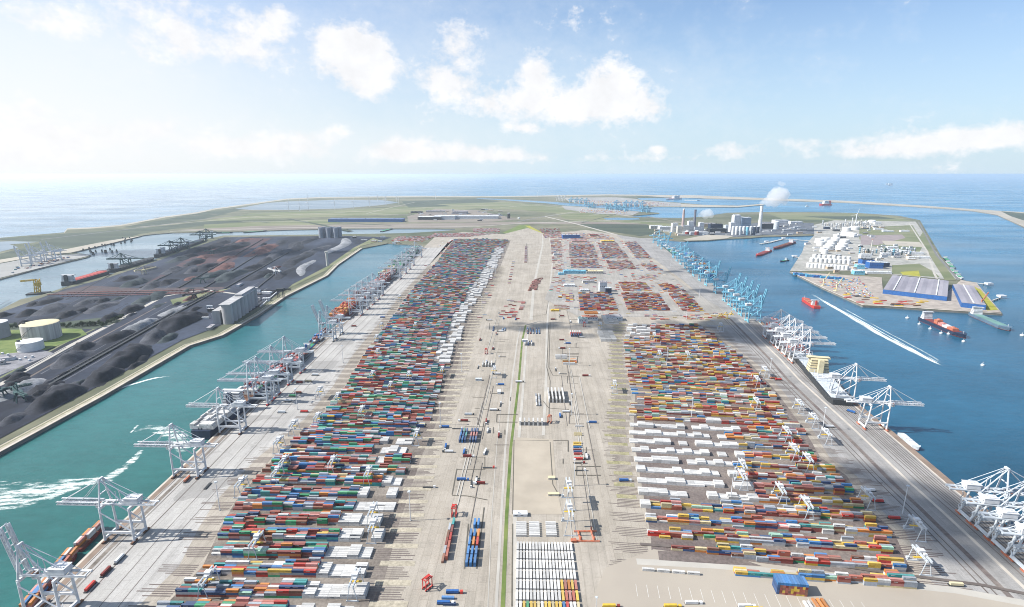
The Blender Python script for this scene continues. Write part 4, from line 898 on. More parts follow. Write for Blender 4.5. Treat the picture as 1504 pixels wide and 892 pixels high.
def ship(stern, bow, B, H, hull, label, cat='ship', house=None, deck=None, boot=None, zl=-5, hx=.1, hh=16, hl=12, name='cargo_ship', cell=False, crane=None, hatches=0, hatchm=None, mast=True):
    a = G(*stern, zl); b = G(*bow, zl); a.z = b.z = 0; L = (b-a).length; yaw = math.atan2((b-a).y, (b-a).x); c = (a+b)/2
    r = empty(name, (c.x, c.y, zl), yaw, label, cat)
    m = MB(); hull_mesh(m, L, B, .6, H); ho = m.build('hull', hull, r)
    m = MB(); hull_mesh(m, L*.995, B*.985, -.3, .9, flare=0); m.build('waterline_band', boot or MAROON, ho)
    dk = MB(); dk.poly([(-L*.47, -B*.40), (L*.36, -B*.43), (L*.47, -B*.1), (L*.47, B*.1), (L*.36, B*.43), (-L*.47, B*.40)], H+.3, None); dk.build('deck', deck or GREEN, r)
    if house:
        x0 = -L/2+L*hx; s = MB(); w = B*.86
        for k in range(5): s.box(x0, 0, H+k*hh/5, hl*(1-.05*k), w*(1-.04*k), hh/5-.05)
        s.box(x0+hl*.2, 0, H+hh, hl*.5, B*1.0, 2.6); s.mi = 0
        so_ = s.build('superstructure', house, r)
        g = MB()
        for k in range(1, 5): g.box(x0, 0, H+k*hh/5+hh*.09, hl*(1-.05*k)+.1, w*(1-.04*k)+.1, hh*.04)
        g.box(x0+hl*.2, 0, H+hh+1.1, hl*.5+.1, B*1.0+.1, .9); g.build('windows', GLASS, so_)
        f = MB(); f.box(x0-hl*.75, 0, H, hl*.4, B*.22, hh*1.05); f.box(x0-hl*.75, 0, H+hh*1.05, hl*.3, B*.16, 1.6); f.build('funnel', CREAM if house is CREAM else hull, r)
    if mast and L > 40:
        f = MB(); f.tube((L*.44, 0, H), (L*.44, 0, H+9), .4, 6); f.beam((L*.44, -2, H+7), (L*.44, 2, H+7), .4); f.build('foremast', WHITE, r)
    for k in range(hatches):
        f = MB(); x = -L*.5+L*(hx+.09)+(k+.5)*L*(.80-hx)/hatches; f.box(x, 0, H, L*(.70-hx)/hatches*.9, B*.6, 1.8); f.box(x, 0, H+1.8, L*(.70-hx)/hatches*.85, B*.05, .3); f.build('hatch_cover', hatchm or RUST, r)
    if cell:
        for k in range(9):
            f = MB(); x = -L*.22+k*L*.072
            for y in (-.44, -.22, 0, .22, .44): f.box(x, y*B, H, .7, .7, 8)
            f.beam((x, -.45*B, H+8), (x, .45*B, H+8), .7); f.beam((x, -.45*B, H+4), (x, .45*B, H+4), .5); f.build('cell_guide', GREYW, r)
    return r, c, yaw, L
def deck_boxes(c, yaw, L, B, H, x0, x1, Wt, tmax=5, zl=-5, rows=None, dens_=.95):
    x = x0*L; F = Frame(yaw); u0, v0 = F.uv(c); rows = rows or int(B/2.5)
    while x < x1*L:
        hb = rnd.uniform(1.5, tmax); main = pick(Wt)
        for j in range(rows):
            for t_ in range(max(0, int(round(hb+rnd.uniform(-.6, .6))))):
                if rnd.random() < dens_: X_, Y_ = F.w(u0+x+6.2, v0+(j-(rows-1)/2)*2.5); cont(X_, Y_, zl+H+.6+t_*2.9, yaw, 12.19, main if rnd.random() < .35 else pick(Wt), yd='ship')
        x += 13.6
WS1 = dict(white=6, red=4, green=4, maroon=5, grey=5, teal=2); WS1['dark blue'] = 3
_, c, y, L = ship((296,646), (452,520), 38, 15, NAVY, 'long dark hulled container ship with white bridge moored under the grey cranes', house=WHITE, deck=RUST, hx=.24, hh=24, hl=15, name='container_ship')
deck_boxes(c, y, L, 38, 15, -.49, -.34, dict(white=10, grey=1), 3); deck_boxes(c, y, L, 38, 15, -.16, .08, WS1, 4); deck_boxes(c, y, L, 38, 15, .08, .40, dict(maroon=3, red=3, grey=4), 2, dens_=.8)
_, c, y, L = ship((447,520), (481,487), 17, 7, BLUEP, 'small blue feeder ship moored between two dark container ships on the left quay', house=WHITE, hx=.12, hh=9, hl=8, name='feeder_ship')
deck_boxes(c, y, L, 17, 7, -.2, .4, dict(maroon=4, blue=4, white=1, red=1), 3)
_, c, y, L = ship((493,474), (580,402), 40, 17, MAROON, 'container ship with orange and red boxes on its stern by the left quay', house=WHITE, deck=RUST, hx=.30, hh=24, hl=15, name='container_ship')
deck_boxes(c, y, L, 40, 17, -.49, -.26, dict(orange=6, red=4, yellow=1, pink=1), 4); deck_boxes(c, y, L, 40, 17, -.1, .42, dict(maroon=5, grey=6, red=2, white=2, pink=3), 4)
_, c, y, L = ship((560,414), (614,366), 42, 16, GREEN, 'green hulled container ship moored farthest up the left basin', house=WHITE, hx=.3, hh=22, name='container_ship')
deck_boxes(c, y, L, 42, 16, -.46, -.26, dict(green=3, grey=4, cream=4), 4); deck_boxes(c, y, L, 42, 16, -.1, .4, dict(grey=4, white=3, maroon=2, teal=3), 4)
# barges at the near left quay
_, c, y, L = ship((36,905), (112,812), 12, 4, MAROON, 'narrow barge loaded with boxes along the quay at the bottom left', house=None, deck=RUST, name='container_barge', cat='barge', mast=False)
deck_boxes(c, y, L, 12, 4, -.46, .44, {'blue': 4, 'pink': 6, 'orange': 3, 'white': 2, 'brick red': 4}, 2, rows=4)
_, c, y, L = ship((113,812), (150,774), 11, 4, MAROON, 'narrow barge with orange and white boxes beside the nearest lowered crane', house=None, deck=RUST, name='container_barge', cat='barge', mast=False)
deck_boxes(c, y, L, 11, 4, -.44, .46, {'orange': 6, 'white': 3, 'pink': 3}, 2, rows=3)
# right side
_, c, y, L = ship((1213,573), (1146,500), 40, 17, DARK, 'big grey container ship with cream bridge and empty lattice cell guides', house=None, deck=GREYW, name='container_ship', cell=False)
rs = ship((1237,600), (1166,516), 42, 15, DARK, 'x', house=CREAM, deck=GREYW, hx=.47, hh=26, hl=22, name='container_ship', cell=True)
for o_ in [rs[0]]: o_['label'] = 'big grey hulled container ship with cream bridge and empty steel cell guides'
kill(bpy.data.objects[[o.name for o in C.objects if o.get('label') == 'big grey container ship with cream bridge and empty lattice cell guides'][0]])
_, c, y, L = ship((1190,545), (1128,474), 34, 13, MAROON, 'maroon container ship hidden behind the group of white quay cranes', house=None, deck=RUST, name='container_ship')
deck_boxes(c, y, L, 34, 13, -.3, .42, dict(maroon=5, pink=4, white=3, grey=3, red=3), 4)
ship((1322,640), (1349,663), 11, 5, GREYW, 'long light grey barge moored below the two white cranes', house=None, deck=GREYW, name='grey_barge', cat='barge', mast=False, hatches=5, hatchm=WHITE, hx=.05)
_, c, y, L = ship((1046,407), (1005,374), 36, 13, BLUEP, 'container ship moored under the light blue cranes', house=WHITE, hx=.75, hh=16, name='container_ship')
deck_boxes(c, y, L, 36, 13, -.46, .2, {'maroon': 5, 'dark blue': 4, 'yellow': 2, 'orange': 2, 'white': 4, 'blue': 2}, 4)
_, c, y, L = ship((992,376), (972,360), 30, 12, DGREEN, 'small container ship at the inner end of the light blue crane row', house=WHITE, hx=.15, name='container_ship'); deck_boxes(c, y, L, 30, 12, -.2, .4, dict(white=3, teal=2, blue=2), 3)
ship((1200,454), (1180,441), 24, 8, REDP, 'bright red tanker with white bridge sailing near the start of the wake', house=WHITE, deck=ORANGE, hx=.17, hh=13, hl=11, name='red_tanker', hatches=3, hatchm=ORANGE)
ship((1131,369), (1111,377), 26, 8, REDP, 'small red ship with white bridge, left of the two near the jetty', house=WHITE, deck=MAROON, hx=.2, hh=14, name='red_ship')
ship((1166,357), (1136,367), 28, 9, MAROON, 'dark red ship with large white bridge lying just below the jetty', house=WHITE, deck=MAROON, hx=.15, hh=18, hl=16, name='red_ship', hatches=3)
ship((1158,383), (1146,385), 12, 5, NAVY, 'small dark blue work boat below the two red ships', 'boat', house=GREYW, hx=.3, hh=8, hl=10, name='work_boat', mast=False)
ship((1354,470), (1418,498), 27, 9, NAVY, 'dark ship with pink and red deck cargo and white bridge off the warehouses', house=WHITE, deck=MAROON, hx=.1, hh=18, hl=14, name='cargo_ship')
r_ = ship((1428,463), (1483,487), 27, 8, M('steel_blue_hull', (.10,.16,.22), .5), 'ship with plain green deck and white bridge off the yellow field', house=WHITE, deck=M('teal_deck', (.14,.27,.24), .7), hx=.1, hh=19, hl=15, name='cargo_ship')
# cargo on the dark ship : hoses, drums, pink holds
c0 = G(1386, 484, -5); yy = math.atan2((G(1418,498,-5)-G(1354,470,-5)).y, (G(1418,498,-5)-G(1354,470,-5)).x)
for k, (dx, sx_, sy, sz, mt) in enumerate(((-26,14,14,11,ORANGE),(-8,16,15,6,M('pink_deck_cargo',(.5,.2,.18))),(12,20,16,5,WHITE),(34,22,15,6,ORANGE))):
    m = MB(); m.box(0, 0, 0, sx_, sy, sz); m.dome(0, 0, sz, min(sx_, sy)*.4, 3, 10); m.box(0, sy*.3, sz, sx_*.8, 1, 1.2)
    q = c0+Vector((math.cos(yy), math.sin(yy), 0))*dx; tag(m.build('deck_cargo', mt, loc=(q.x, q.y, 4), rz=yy), '%s cargo on the dark ship off the warehouses, %s from its bridge' % (('orange','pink','white','red')[k], od(k+1)), 'deck cargo', 'deck cargo of the dark ship')
def buoy(px, py, label, name='mooring_buoy', r=4.5):
    m = MB(); m.cyl(0, 0, -1, 2.4, r, n=12); m.dome(0, 0, 2.4, r*.9, 1.6, 12); m.tube((0,0,4), (0,0,8), .4, 6)
    tag(m.build(name, WHITE, loc=G(px, py, -5)), label, 'buoy', 'mooring buoys')
for i, (a, b) in enumerate(((1350,476.5),(1366,483.5),(1382,490),(1393,491),(1415,502))): buoy(a, b, 'white mooring buoy beside the dark ship, %s from its stern' % od(i+1), r=3.6)
buoy(1332.5,467.5,'white mooring buoy alone left of the dark ship'); buoy(1501,493,'white mooring buoy at the right edge of the photo'); buoy(1443,537,'pale buoy alone in the open water right of the wake end', r=3.4)
# far ships
ship((1220,302), (1203,302), 60, 22, REDP, 'red heavy lift vessel far off beside the sand spit', house=WHITE, deck=REDP, hx=.45, hh=38, hl=70, name='far_ship')
ship((1183,304), (1189,304), 16, 7, WHITE, 'small white boat left of the far red vessel', 'boat', house=WHITE, hx=.3, hh=10, name='far_boat', mast=False)
ship((1000,292.6), (978,293.8), 60, 20, WHITE, 'white and red vessel at the far end of the sea terminal basin', house=WHITE, deck=REDP, hx=.4, hh=40, hl=130, name='far_ship')
ship((1006,294.8), (1028,295.4), 45, 12, GREYW, 'grey barge behind the white and red far vessel', 'barge', house=None, name='far_barge')
for i, (a, b) in enumerate(((1207,262.3),(1306,273))): ship((a, b), (a+3.2, b), 90, 22, WHITE, ('tiny white ship near the horizon above the far red vessel', 'tiny white ship on the open sea upper right')[i], house=WHITE, hx=.3, hh=60, hl=160, name='far_ship')
# left harbour ships
_, c, y, L = ship((98,420.5), (160,402), 46, 16, DARK, 'bulk carrier with bright red hatches moored at the coal quay', house=WHITE, deck=REDP, hx=.06, hh=22, hl=16, name='bulk_carrier', hatches=9, hatchm=M('red_hatch', (.55,.12,.1), .6))
ship((164,401), (226,383), 44, 16, DARK, 'dark bulk carrier with orange funnel being unloaded at the coal quay', house=WHITE, deck=DARK, hx=.06, hh=20, name='bulk_carrier', hatches=8, hatchm=DARK)
ship((232,379), (300,355), 44, 17, DARK, 'dark bulk carrier under the far ship unloaders', house=WHITE, deck=DARK, hx=.06, hh=20, name='bulk_carrier', hatches=8, hatchm=NAVY)
ship((235,371), (246,372), 24, 10, WHITE, 'small white vessel lying outside the dark bulk carriers', house=WHITE, hx=.4, name='white_vessel', hl=18)
for a, b, d, e, nm in ((318,343,342,342.5,'short dark barge on the pale harbour, left of two'), (358,342.5,392,340,'long dark barge on the pale harbour, right of two'), (560,341,576,336.8,'small pale barge at the end of the pale harbour')): ship((a, b), (d, e), 24, 6, DARK, nm, 'barge', house=None, name='harbour_barge', mast=False)
m = MB()
for i in range(3): pass
# small mooring piles in the pale harbour
rb = random.Random(5); NP = [(128+rb.uniform(-6,14), 372+rb.uniform(-8,3)) for _ in range(8)]+[(158+rb.uniform(-8,14), 366+rb.uniform(-7,6)) for _ in range(12)]+[(187+rb.uniform(-9,9), 357+rb.uniform(-6,5)) for _ in range(9)]
for i, (a, b) in enumerate(sorted(NP)):
    m = MB()
    for k in range(3): m.tube((math.cos(k*2.1)*4, math.sin(k*2.1)*4, 0), (math.cos(k*2.1)*1.6, math.sin(k*2.1)*1.6, 13), 1.5, 6)
    m.cyl(0, 0, 12.5, 14, 3, n=8); tag(m.build('mooring_dolphin', DARK, loc=G(a, b, -5)), 'dark mooring dolphin in the pale harbour, %s from the left' % od(i+1), 'mooring post', 'mooring dolphins in the pale harbour')
# yellow floating crane
p = G(57, 432, -5); r = empty('floating_crane', p, .3, 'yellow floating crane at the left end of the coal quay', 'crane')
m = MB(); m.box(0, 0, -1, 60, 32, 6); m.build('pontoon', DARK, r)
m = MB(); lattice(m, (-8, 0, 5), (-3, 0, 52), 12, 12, 6, 1.8, Vector((1,0,0))); m.build('tower', YEL, r); m = MB(); lattice(m, (-3, 0, 48), (-44, 0, 46), 4, 5, 6, 1.3); m.build('boom', YEL, r)
m = MB(); m.box(4, 0, 30, 14, 12, 10); m.build('machinery_house', YEL, r)
# ================================================================= COAL AND ORE HEAPS
COALM = M('black_coal', (.011,.013,.021), .95, .25, .04, col2=(.03,.034,.048), fine=.25)
COALG2 = M('grey_coal', (.036,.041,.055), .95, .2, .03, col2=(.075,.08,.098), fine=.25); COALP = M('pale_grey_heap', (.2,.215,.23), .95, .15, .03, col2=(.3,.31,.33), fine=.25)
COALT = M('green_grey_coal', (.03,.046,.052), .95, .2, .03, col2=(.055,.07,.078), fine=.25); OREM = M('red_brown_ore', (.12,.055,.05), .95, .2, .03, col2=(.17,.08,.07), fine=.25)
DIRC = math.atan2((G(279,450)-G(61,574)).y, (G(279,450)-G(61,574)).x)
def heap(px, py, wpx, asp, h, mat, label, seed, cat='coal heap', name='coal_heap'):
    p = G(px, py); q1 = PX(p); q2 = PX(p+Vector((math.cos(DIRC), math.sin(DIRC), 0))*10); q3 = PX(p+Vector((-math.sin(DIRC), math.cos(DIRC), 0))*10); L = .95*wpx/(abs(q2[0]-q1[0])/10); W = min(wpx*asp*1.5/(abs(q3[0]-q1[0])/10), L*.8); h = h*1.15; rn = random.Random(seed); nx = max(12, min(46, int(L/5))); ny = max(8, min(30, int(W/5))); m = MB()
    ph = [rn.uniform(0, 6) for _ in range(6)]; ridge = rn.uniform(.05, .35); H = min(h, W*.36)
    for j in range(ny+1):
        for i in range(nx+1):
            a = (i/nx*2-1); b = (j/ny*2-1); x = a*L/2; y = b*W/2
            dd = max(abs(a)**2.6+abs(b)**2.6, 0)**(1/2.6); e = (1-dd)*(1+.16*math.sin(a*5+ph[0])+.12*math.sin(b*6+a*3+ph[1]))
            z = H*min(1, max(0, e)*(1.5 if ridge > .2 else 1.15)/(1-ridge*.5))*(1+.10*math.sin(a*9+ph[2])*math.cos(b*5+ph[3])+.05*math.sin(a*23+ph[4])); 
            if z > .2: z += rn.uniform(-.35, .35)
            m.v.append((x+rn.uniform(-.8, .8), y+rn.uniform(-.8, .8)+L*.03*math.sin(a*3+ph[5]), max(z, .03)))
    for j in range(ny):
        for i in range(nx):
            k = j*(nx+1)+i; q = (k, k+1, k+nx+2, k+nx+1)
            if max(m.v[t_][2] for t_ in q) > .04: m.f.append(q); m.m.append(0)
    tag(m.build(name, mat, loc=(p.x, p.y, 0), rz=DIRC+rn.uniform(-.08, .08), smooth=True), label, cat, 'heaps at the coal terminal')
HP = [(84,588,74,.42,20,COALM,'big black coal heap nearest the quay road at the left, first along the green basin'),(152,555,50,.5,17,COALM,'black coal heap, second along the quay road from the left'),(187,528,74,.42,20,COALM,'long black coal heap, third along the quay road'),
 (228,496,46,.5,16,COALG2,'low grey coal heap between the third and fourth heap of the quay road'),(265,476,58,.5,20,COALM,'peaked black coal heap left of the concrete silo block'),(18,617,40,.5,9,COALG2,'low flat grey heap at the left edge by the quay road'),
 (30,573,72,.4,12,COALP,'pale grey heap at the left edge between conveyor and road'),(106,529,58,.42,15,COALG2,'grey heap with dark flank beside the white tank road'),(122,512,34,.5,15,COALM,'small black heap behind the grey heap beside the tank road'),(172,496,46,.42,11,COALM,'low black heap right of the tank farm'),(205,480,50,.4,12,COALP,'pale grey heap right of the tank farm by the conveyor'),
 (43,462,34,.5,15,COALM,'black heap behind the big storage tank, farther one'),(38,476,30,.45,13,COALM,'black heap just behind the big storage tank'),(5,465,30,.45,13,COALM,'black heap at the left edge behind the tanks'),(99,464,34,.45,11,COALM,'black heap above the tree belt'),(75,455,60,.4,10,COALG2,'broad grey heap above the tree belt'),(162,468,34,.5,13,COALM,'black heap at the right end of the tree belt'),(194,456,32,.5,13,COALM,'black heap beside the curved road'),(150,452,50,.4,9,COALG2,'flat grey heap left of the curved road'),(128,444,40,.4,10,COALG2,'low grey heap under the rusty conveyors, left'),(70,444,44,.4,9,COALM,'dark heap near the left end of the rusty conveyors'),(118,458,26,.45,9,COALM,'small dark heap between grey heaps of the left field'),
 (231,436,34,.5,11,COALT,'green grey heap below the rusty conveyors, right'),(214,442,36,.45,10,COALT,'green grey heap below the rusty conveyors, middle'),(196,452,30,.5,9,COALT,'green grey heap beside the curved road'),(255,457,36,.4,7,COALP,'pale heap between the two conveyor lines'),
 (199,417,34,.5,13,COALT,'green grey heap above the rusty conveyors, left'),(186,410,30,.5,13,COALM,'black heap near the red decked bulk carrier'),(217,397,30,.5,13,COALG2,'grey heap behind the middle ship unloader'),(229,420,34,.5,13,COALG2,'brown grey heap above the rusty conveyors'),(247,416,28,.5,13,COALM,'black heap above the rusty conveyors'),(256,398,36,.45,12,COALG2,'long grey heap in the middle of the coal field'),(262,382,32,.45,14,COALT,'green grey heap near the far unloaders'),(287,386,30,.5,14,COALM,'black heap beside the red ore ground'),(303,394,32,.5,14,COALM,'black heap in the centre of the coal field'),(284,398,26,.5,12,COALG2,'grey heap in the centre of the coal field'),
 (328,393,36,.45,13,OREM,'red brown ore heap in the centre of the coal field'),(316,405,30,.5,13,COALT,'green grey heap in front of the red brown ore heap'),(341,406,38,.5,15,COALT,'peaked green grey heap above the silo block'),(369,395,34,.5,14,COALM,'black heap left of the stacker machine'),(387,403,34,.5,14,COALM,'black heap just left of the stacker machine'),(341,364,50,.4,18,COALM,'large flat black heap at the far side of the coal field'),(304,365,46,.4,16,COALM,'large black heap behind the far unloaders'),(322,358,40,.4,14,COALM,'far black heap between two larger ones'),(388,367,46,.42,16,OREM,'large brown heap at the far side of the coal field'),(391,383,28,.5,11,COALM,'small black heap in front of the large brown heap'),(276,378,24,.5,12,COALM,'small black heap next to the green grey one near the unloaders'),
 (334,380,24,.5,10,OREM,'small red brown heap on the ore ground, right'),(300,378.5,26,.45,9,OREM,'small red brown heap on the ore ground, left'),(356,355,30,.4,10,OREM,'far red brown heap by the pale harbour'),(433,363,36,.45,13,COALM,'black heap in front of the group of far silos'),(455,353,24,.5,9,COALM,'small black heap beside the far silos'),(413,373,34,.4,12,COALG2,'grey heap in the right part of the coal field'),(440,380,40,.4,10,COALM,'dark low heap left of the white tower'),(462,370,34,.4,9,COALG2,'grey low heap above the white tower'),(500,360,30,.4,8,COALP,'pale heap near the basin head'),(412,357,24,.5,10,COALM,'small black heap at the far edge of the coal field, right'),(449,393,34,.3,5,COALP,'pale flat heap left of the white tower'),(418,402,30,.4,8,COALM,'dark heap right of the stacker machine')]
for i, h in enumerate(HP): heap(*h, seed=i)
rk = random.Random(41); SH = []
while len(SH) < 46:
    a = rk.uniform(0, 470); b = rk.uniform(352, 600)
    if b > 640-.36*a-30 or b < 462-.30*a or (a < 150 and 470 < b < 545) or b > 655-.54*a or (a > 300 and b > 412) : continue
    SH.append((a, b))
for i, (a, b) in enumerate(sorted(SH)): heap(a, b, rk.uniform(9, 20)*(b-256)/200+4, rk.uniform(.4, .6), rk.uniform(5, 10), rk.choice((COALM, COALM, COALG2, COALT, OREM if a > 260 else COALM)), 'small heap scattered on the coal field, %s from the left' % od(i+1), 100+i, 'small heap', 'small_heap')
# conveyors, drawn long across the field
def conveyor(pts, label, mat=DARK, w=3.4, h=3.0):
    W = GP(pts); r = empty('conveyor', (0,0,0), 0, label, 'conveyor', 'conveyors of the coal terminal'); m = MB(); sup = MB()
    for a, b in zip(W, W[1:]):
        m.beam((a.x, a.y, h+.5), (b.x, b.y, h+.5), w, 1.4); n = int((b-a).length/14)
        for i in range(n): q = a.lerp(b, (i+.5)/n); sup.box(q.x, q.y, .05, w, 1.2, h-.3)
    m.build('belt', mat, r); o = sup.build('support_row', mat, r); o['kind'] = 'stuff'; r.location = (0, 0, 0)
RUSTC = M('rusty_red_conveyor', (.26,.12,.11), .8, .2, .05)
for P, lb, mt, w in ((([(61,574),(279,450),(320,428)]), 'long black conveyor beside the quay heaps, nearer of a pair', DARK, 6), ([(56,572),(274,449),(316,427)], 'long black conveyor beside the quay heaps, farther of a pair', DARK, 3),
  ([(-20,590),(40,566)], 'short dark conveyor at the left edge', DARK, 3), ([(70,434),(330,430)], 'rusty conveyor across the coal field, nearest of three', RUSTC, 4), ([(100,431),(300,427)], 'rusty conveyor across the coal field, middle of three', RUSTC, 4), ([(90,437),(300,432)], 'rusty conveyor across the coal field, farthest right reaching', RUSTC, 3),
  ([(330,425),(440,362),(452,352)], 'dark conveyor running from the silo block past the stacker machine', DARK, 5), ([(300,424),(402,360)], 'dark conveyor left of the stacker line', DARK, 5), ([(262,424),(386,352)], 'dark conveyor through the middle of the coal field', DARK, 4), ([(205,424),(300,380),(345,356)], 'dark conveyor behind the ore ground', DARK, 4), ([(380,428),(420,428)], 'short dark conveyor feeding the ship loader arch', DARK, 6), ([(378,424),(405,402)], 'short dark conveyor from the loader to the stacker', DARK, 5),
  ([(382,452),(407,430)], 'pale inclined conveyor right of the silo block', WHITE, 2.6)): conveyor(P, lb, mt, w)
def stacker(px, py, label, rz, mat):
    r = empty('stacker_reclaimer', G(px, py), rz, label, 'stacker'); m = MB()
    for a in (-8, 8):
        for b in (-7, 7): m.beam((a, b, 0), (a*.5, b*.5, 16), 1.8)
    m.box(0, 0, 15, 12, 12, 5); m.build('portal', mat, r); m = MB(); lattice(m, (4, 0, 17), (48, 0, 22), 3, 4, 8, .9); m.build('boom', mat, r); m = MB(); lattice(m, (-4, 0, 17), (-30, 0, 20), 3, 4, 5, .9); m.box(-30, 0, 16, 8, 8, 6); m.build('counterweight_arm', mat, r)
    m = MB(); m.beam((0, 0, 20), (0, 0, 36), 1.6); m.beam((0, 0, 36), (44, 0, 24), .6); m.beam((0, 0, 36), (-28, 0, 23), .6); m.build('mast', mat, r)
stacker(405, 404, 'white stacker machine with long arm in the coal field', 2.6, WHITE); stacker(212, 403, 'cream stacker machine near the middle unloader', 1.0, CREAM); stacker(298, 416, 'green stacker machine at the rusty conveyors', .6, DGREEN); stacker(312, 374, 'dark green stacker machine on the ore ground', .3, DGREEN); stacker(4, 586, 'dark green stacker machine at the left edge by the conveyor', .3, DGREEN); stacker(30, 590, 'dark green bucket machine beside the left edge heap', -.6, DGREEN); stacker(286, 440, 'dark stacker machine where conveyors meet left of the silos', .8, DARK)
# ship loader arch on the quay
r = empty('ship_loader', G(413, 437), DIRC-PI/2, 'dark ship loader standing on the quay right of the silo block', 'ship loader'); m = MB()
for a in (-8, 8):
    for b in (-8, 8): m.beam((a, b, 0), (a, b, 22), 2)
m.box(0, 0, 22, 22, 20, 9); m.build('tower', DARK, r); m = MB(); lattice(m, (8, 0, 26), (34, 0, 24), 4, 5, 5, 1); m.build('boom', DARK, r); m = MB(); m.beam((-8, 0, 26), (-30, 0, 12), 4); m.build('feed_belt', DARK, r)
# silo block
a, b = G(333, 477), G(375, 448); d = (b-a).normalized(); L = (b-a).length; yaw = math.atan2(d.y, d.x)
SILOM = M('silo_concrete', (.36,.36,.37), .85, .12, .05, stretch=(1,1,.15), col2=(.46,.46,.46))
r = empty('silo_block', ((a+b)/2), yaw, 'row of tall pale concrete silos under one flat head house on the quay', 'silo')
n = 8; rr = L/n/2
for i in range(n): m = MB(); m.cyl(-L/2+rr+i*2*rr, 0, 0, 54, rr*.99, n=24); m.build('silo', SILOM, r, smooth=False)
m = MB(); m.box(0, 0, 54, L+3, rr*2.1, 2.4); m.box(L*.2, 0, 56.4, L*.5, rr*1.4, 5); m.build('head_house', SILOM, r)
m = MB(); m.box(0, rr*1.9, 0, L*.95, rr*1.4, 38); m.build('rear_bins', SILOM, r)
m = MB(); m.tube((0,0,0), (0,0,62), 5.2, 16, 4.6); m.box(0, 0, 62, 14, 14, 5); o = m.build('white_tower', CONCL, loc=G(481, 391)); tag(o, 'slim white tower with a wider top on the coal quay verge', 'tower')
# ================================================================= TANKS
def tank(px, py, rpx, h, label, wall=TANKW, group=None, dome=.18, name='storage_tank', roofm=TANKW, stair=True):
    p = G(px, py); s = PX(p)[2]; R_ = rpx/s; r = empty(name, p, 0, label, 'tank', group)
    m = MB(); m.cyl(0, 0, 0, h, R_, n=28); m.build('wall', wall, r); m = MB(); m.dome(0, 0, h+.01, R_*1.005, R_*dome, 28); ro = m.build('roof', roofm, r)
    if stair and rpx > 6:
        m = MB(); 
        for k in range(12):
            t0, t1 = -2.6+k*.12, -2.6+(k+1)*.12; m.beam(((R_+1)*math.cos(t0), (R_+1)*math.sin(t0), h*k/12), ((R_+1)*math.cos(t1), (R_+1)*math.sin(t1), h*(k+1)/12), 1.1, .3)
        m.build('stairs', DARK, r); m = MB(); m.box(-R_*.75, -R_*.3, h, 5, 4, 4); m.build('roof_platform', DARK, ro)
    return r
tank(63, 497, 22.5, 40, 'huge gas storage tank with flat cream roof and rust streaked wall on grass', TANKS, dome=.06, name='gas_tank', roofm=CREAM)
tank(46, 514, 15.5, 22, 'white storage tank in front of the huge streaked tank', TANKW, dome=.03); tank(-6, 496, 17, 40, 'grey storage tank cut by the left edge', M('grey_tank_wall', (.25,.27,.31), .7), dome=.06)
for i, (a, b) in enumerate(((22,527),(30,530),(38,527),(44,531),(48,526),(12,523),(4,521))): tank(a, b, 1.7, 5, 'tiny cylinder of the pipe plant below the white tank, %s' % ('front left','front middle','middle right','front right','far right','left','far left')[i], GREYW, 'small vessels of the pipe plant', name='vessel')
def house(px, py, Lx, Ly, h, rz, label, wall=CONC, roof=ROOFG, name='building', cat='building', gable=0, stripes=0, group=None, win=True):
    r = empty(name, G(px, py), rz, label, cat, group); m = MB(); m.box(0, 0, 0, Lx, Ly, h); w_ = m.build('wall', wall, r)
    m = MB()
    if gable:
        nb = gable
        for i in range(nb):
            y0 = -Ly/2+i*Ly/nb if Lx >= Ly else 0
            x0 = -Lx/2+i*Lx/nb; bw = Lx/nb
            m.add([(x0, -Ly/2-.3, h), (x0+bw, -Ly/2-.3, h), (x0+bw/2, -Ly/2-.3, h+bw*.06), (x0, Ly/2+.3, h), (x0+bw, Ly/2+.3, h), (x0+bw/2, Ly/2+.3, h+bw*.06)], [(0,1,2), (3,5,4), (0,2,5,3), (1,4,5,2)])
    else:
        m.box(0, 0, h, Lx+.6, Ly+.6, .6); rr_ = random.Random(int(px*7+py*13))
        for k in range(min(9, int(Lx*Ly/90))): q = min(Lx, Ly)*.09+.5; m.box(rr_.uniform(-.42, .42)*Lx, rr_.uniform(-.4, .4)*Ly, h+.6, q*rr_.uniform(.7, 2), q, rr_.uniform(.8, 2.2)+h*.03)
    ro = m.build('roof', roof, r)
    for k in range(stripes):
        m = MB(); x = -Lx/2+(k+.5)*Lx/stripes; hz = h+(Lx/max(gable,1))*.06; m.box(x, 0, hz-.3, 3.6, Ly-2, 1.0); m.build('skylight', WHITE, ro)
    if win and not stripes:
        m = MB()
        for k in range(max(1, int(Lx/7))): m.box(-Lx/2+3.5+k*7, -Ly/2-.05, h*.55, 3.4, .12, min(1.8, h*.2))
        m.build('windows', GLASS, w_)
    return r
# plant buildings by the tanks
house(12, 530, 26, 12, 8, .5, 'long low grey shed at the left edge below the tanks', GREYW); house(2, 536, 14, 10, 10, .5, 'small grey hall cut by the left edge')
house(345, 455, 22, 9, 5, DIRC, 'low pale roofed shed left of the silo block', CONCL, WHITE); house(337, 446, 30, 7, 4, DIRC, 'narrow pale roofed shed above the silo block', CONCL, WHITE); house(352, 420, 40, 10, 7, DIRC, 'long grey shed beside the conveyor crossing', GREYW); house(322, 465, 18, 10, 6, DIRC, 'low shed at the foot of the silos'); house(310, 483, 34, 10, 7, DIRC, 'long low shed on the quay left of the silos', CONC)
# group of far silos
for i in range(6):
    m = MB(); m.cyl(0, 0, 0, 62, 15, n=16); m.box(0, 0, 62, 26, 20, 6); tag(m.build('grain_silo', M('far_silo_concrete_%d' % i, (.25,.28,.33), .8), loc=G(472+i*5.4, 349.5-(i % 2)*.8)), 'grey silo of the far cluster, %s from the left' % od(i+1), 'silo', 'cluster of far silos')
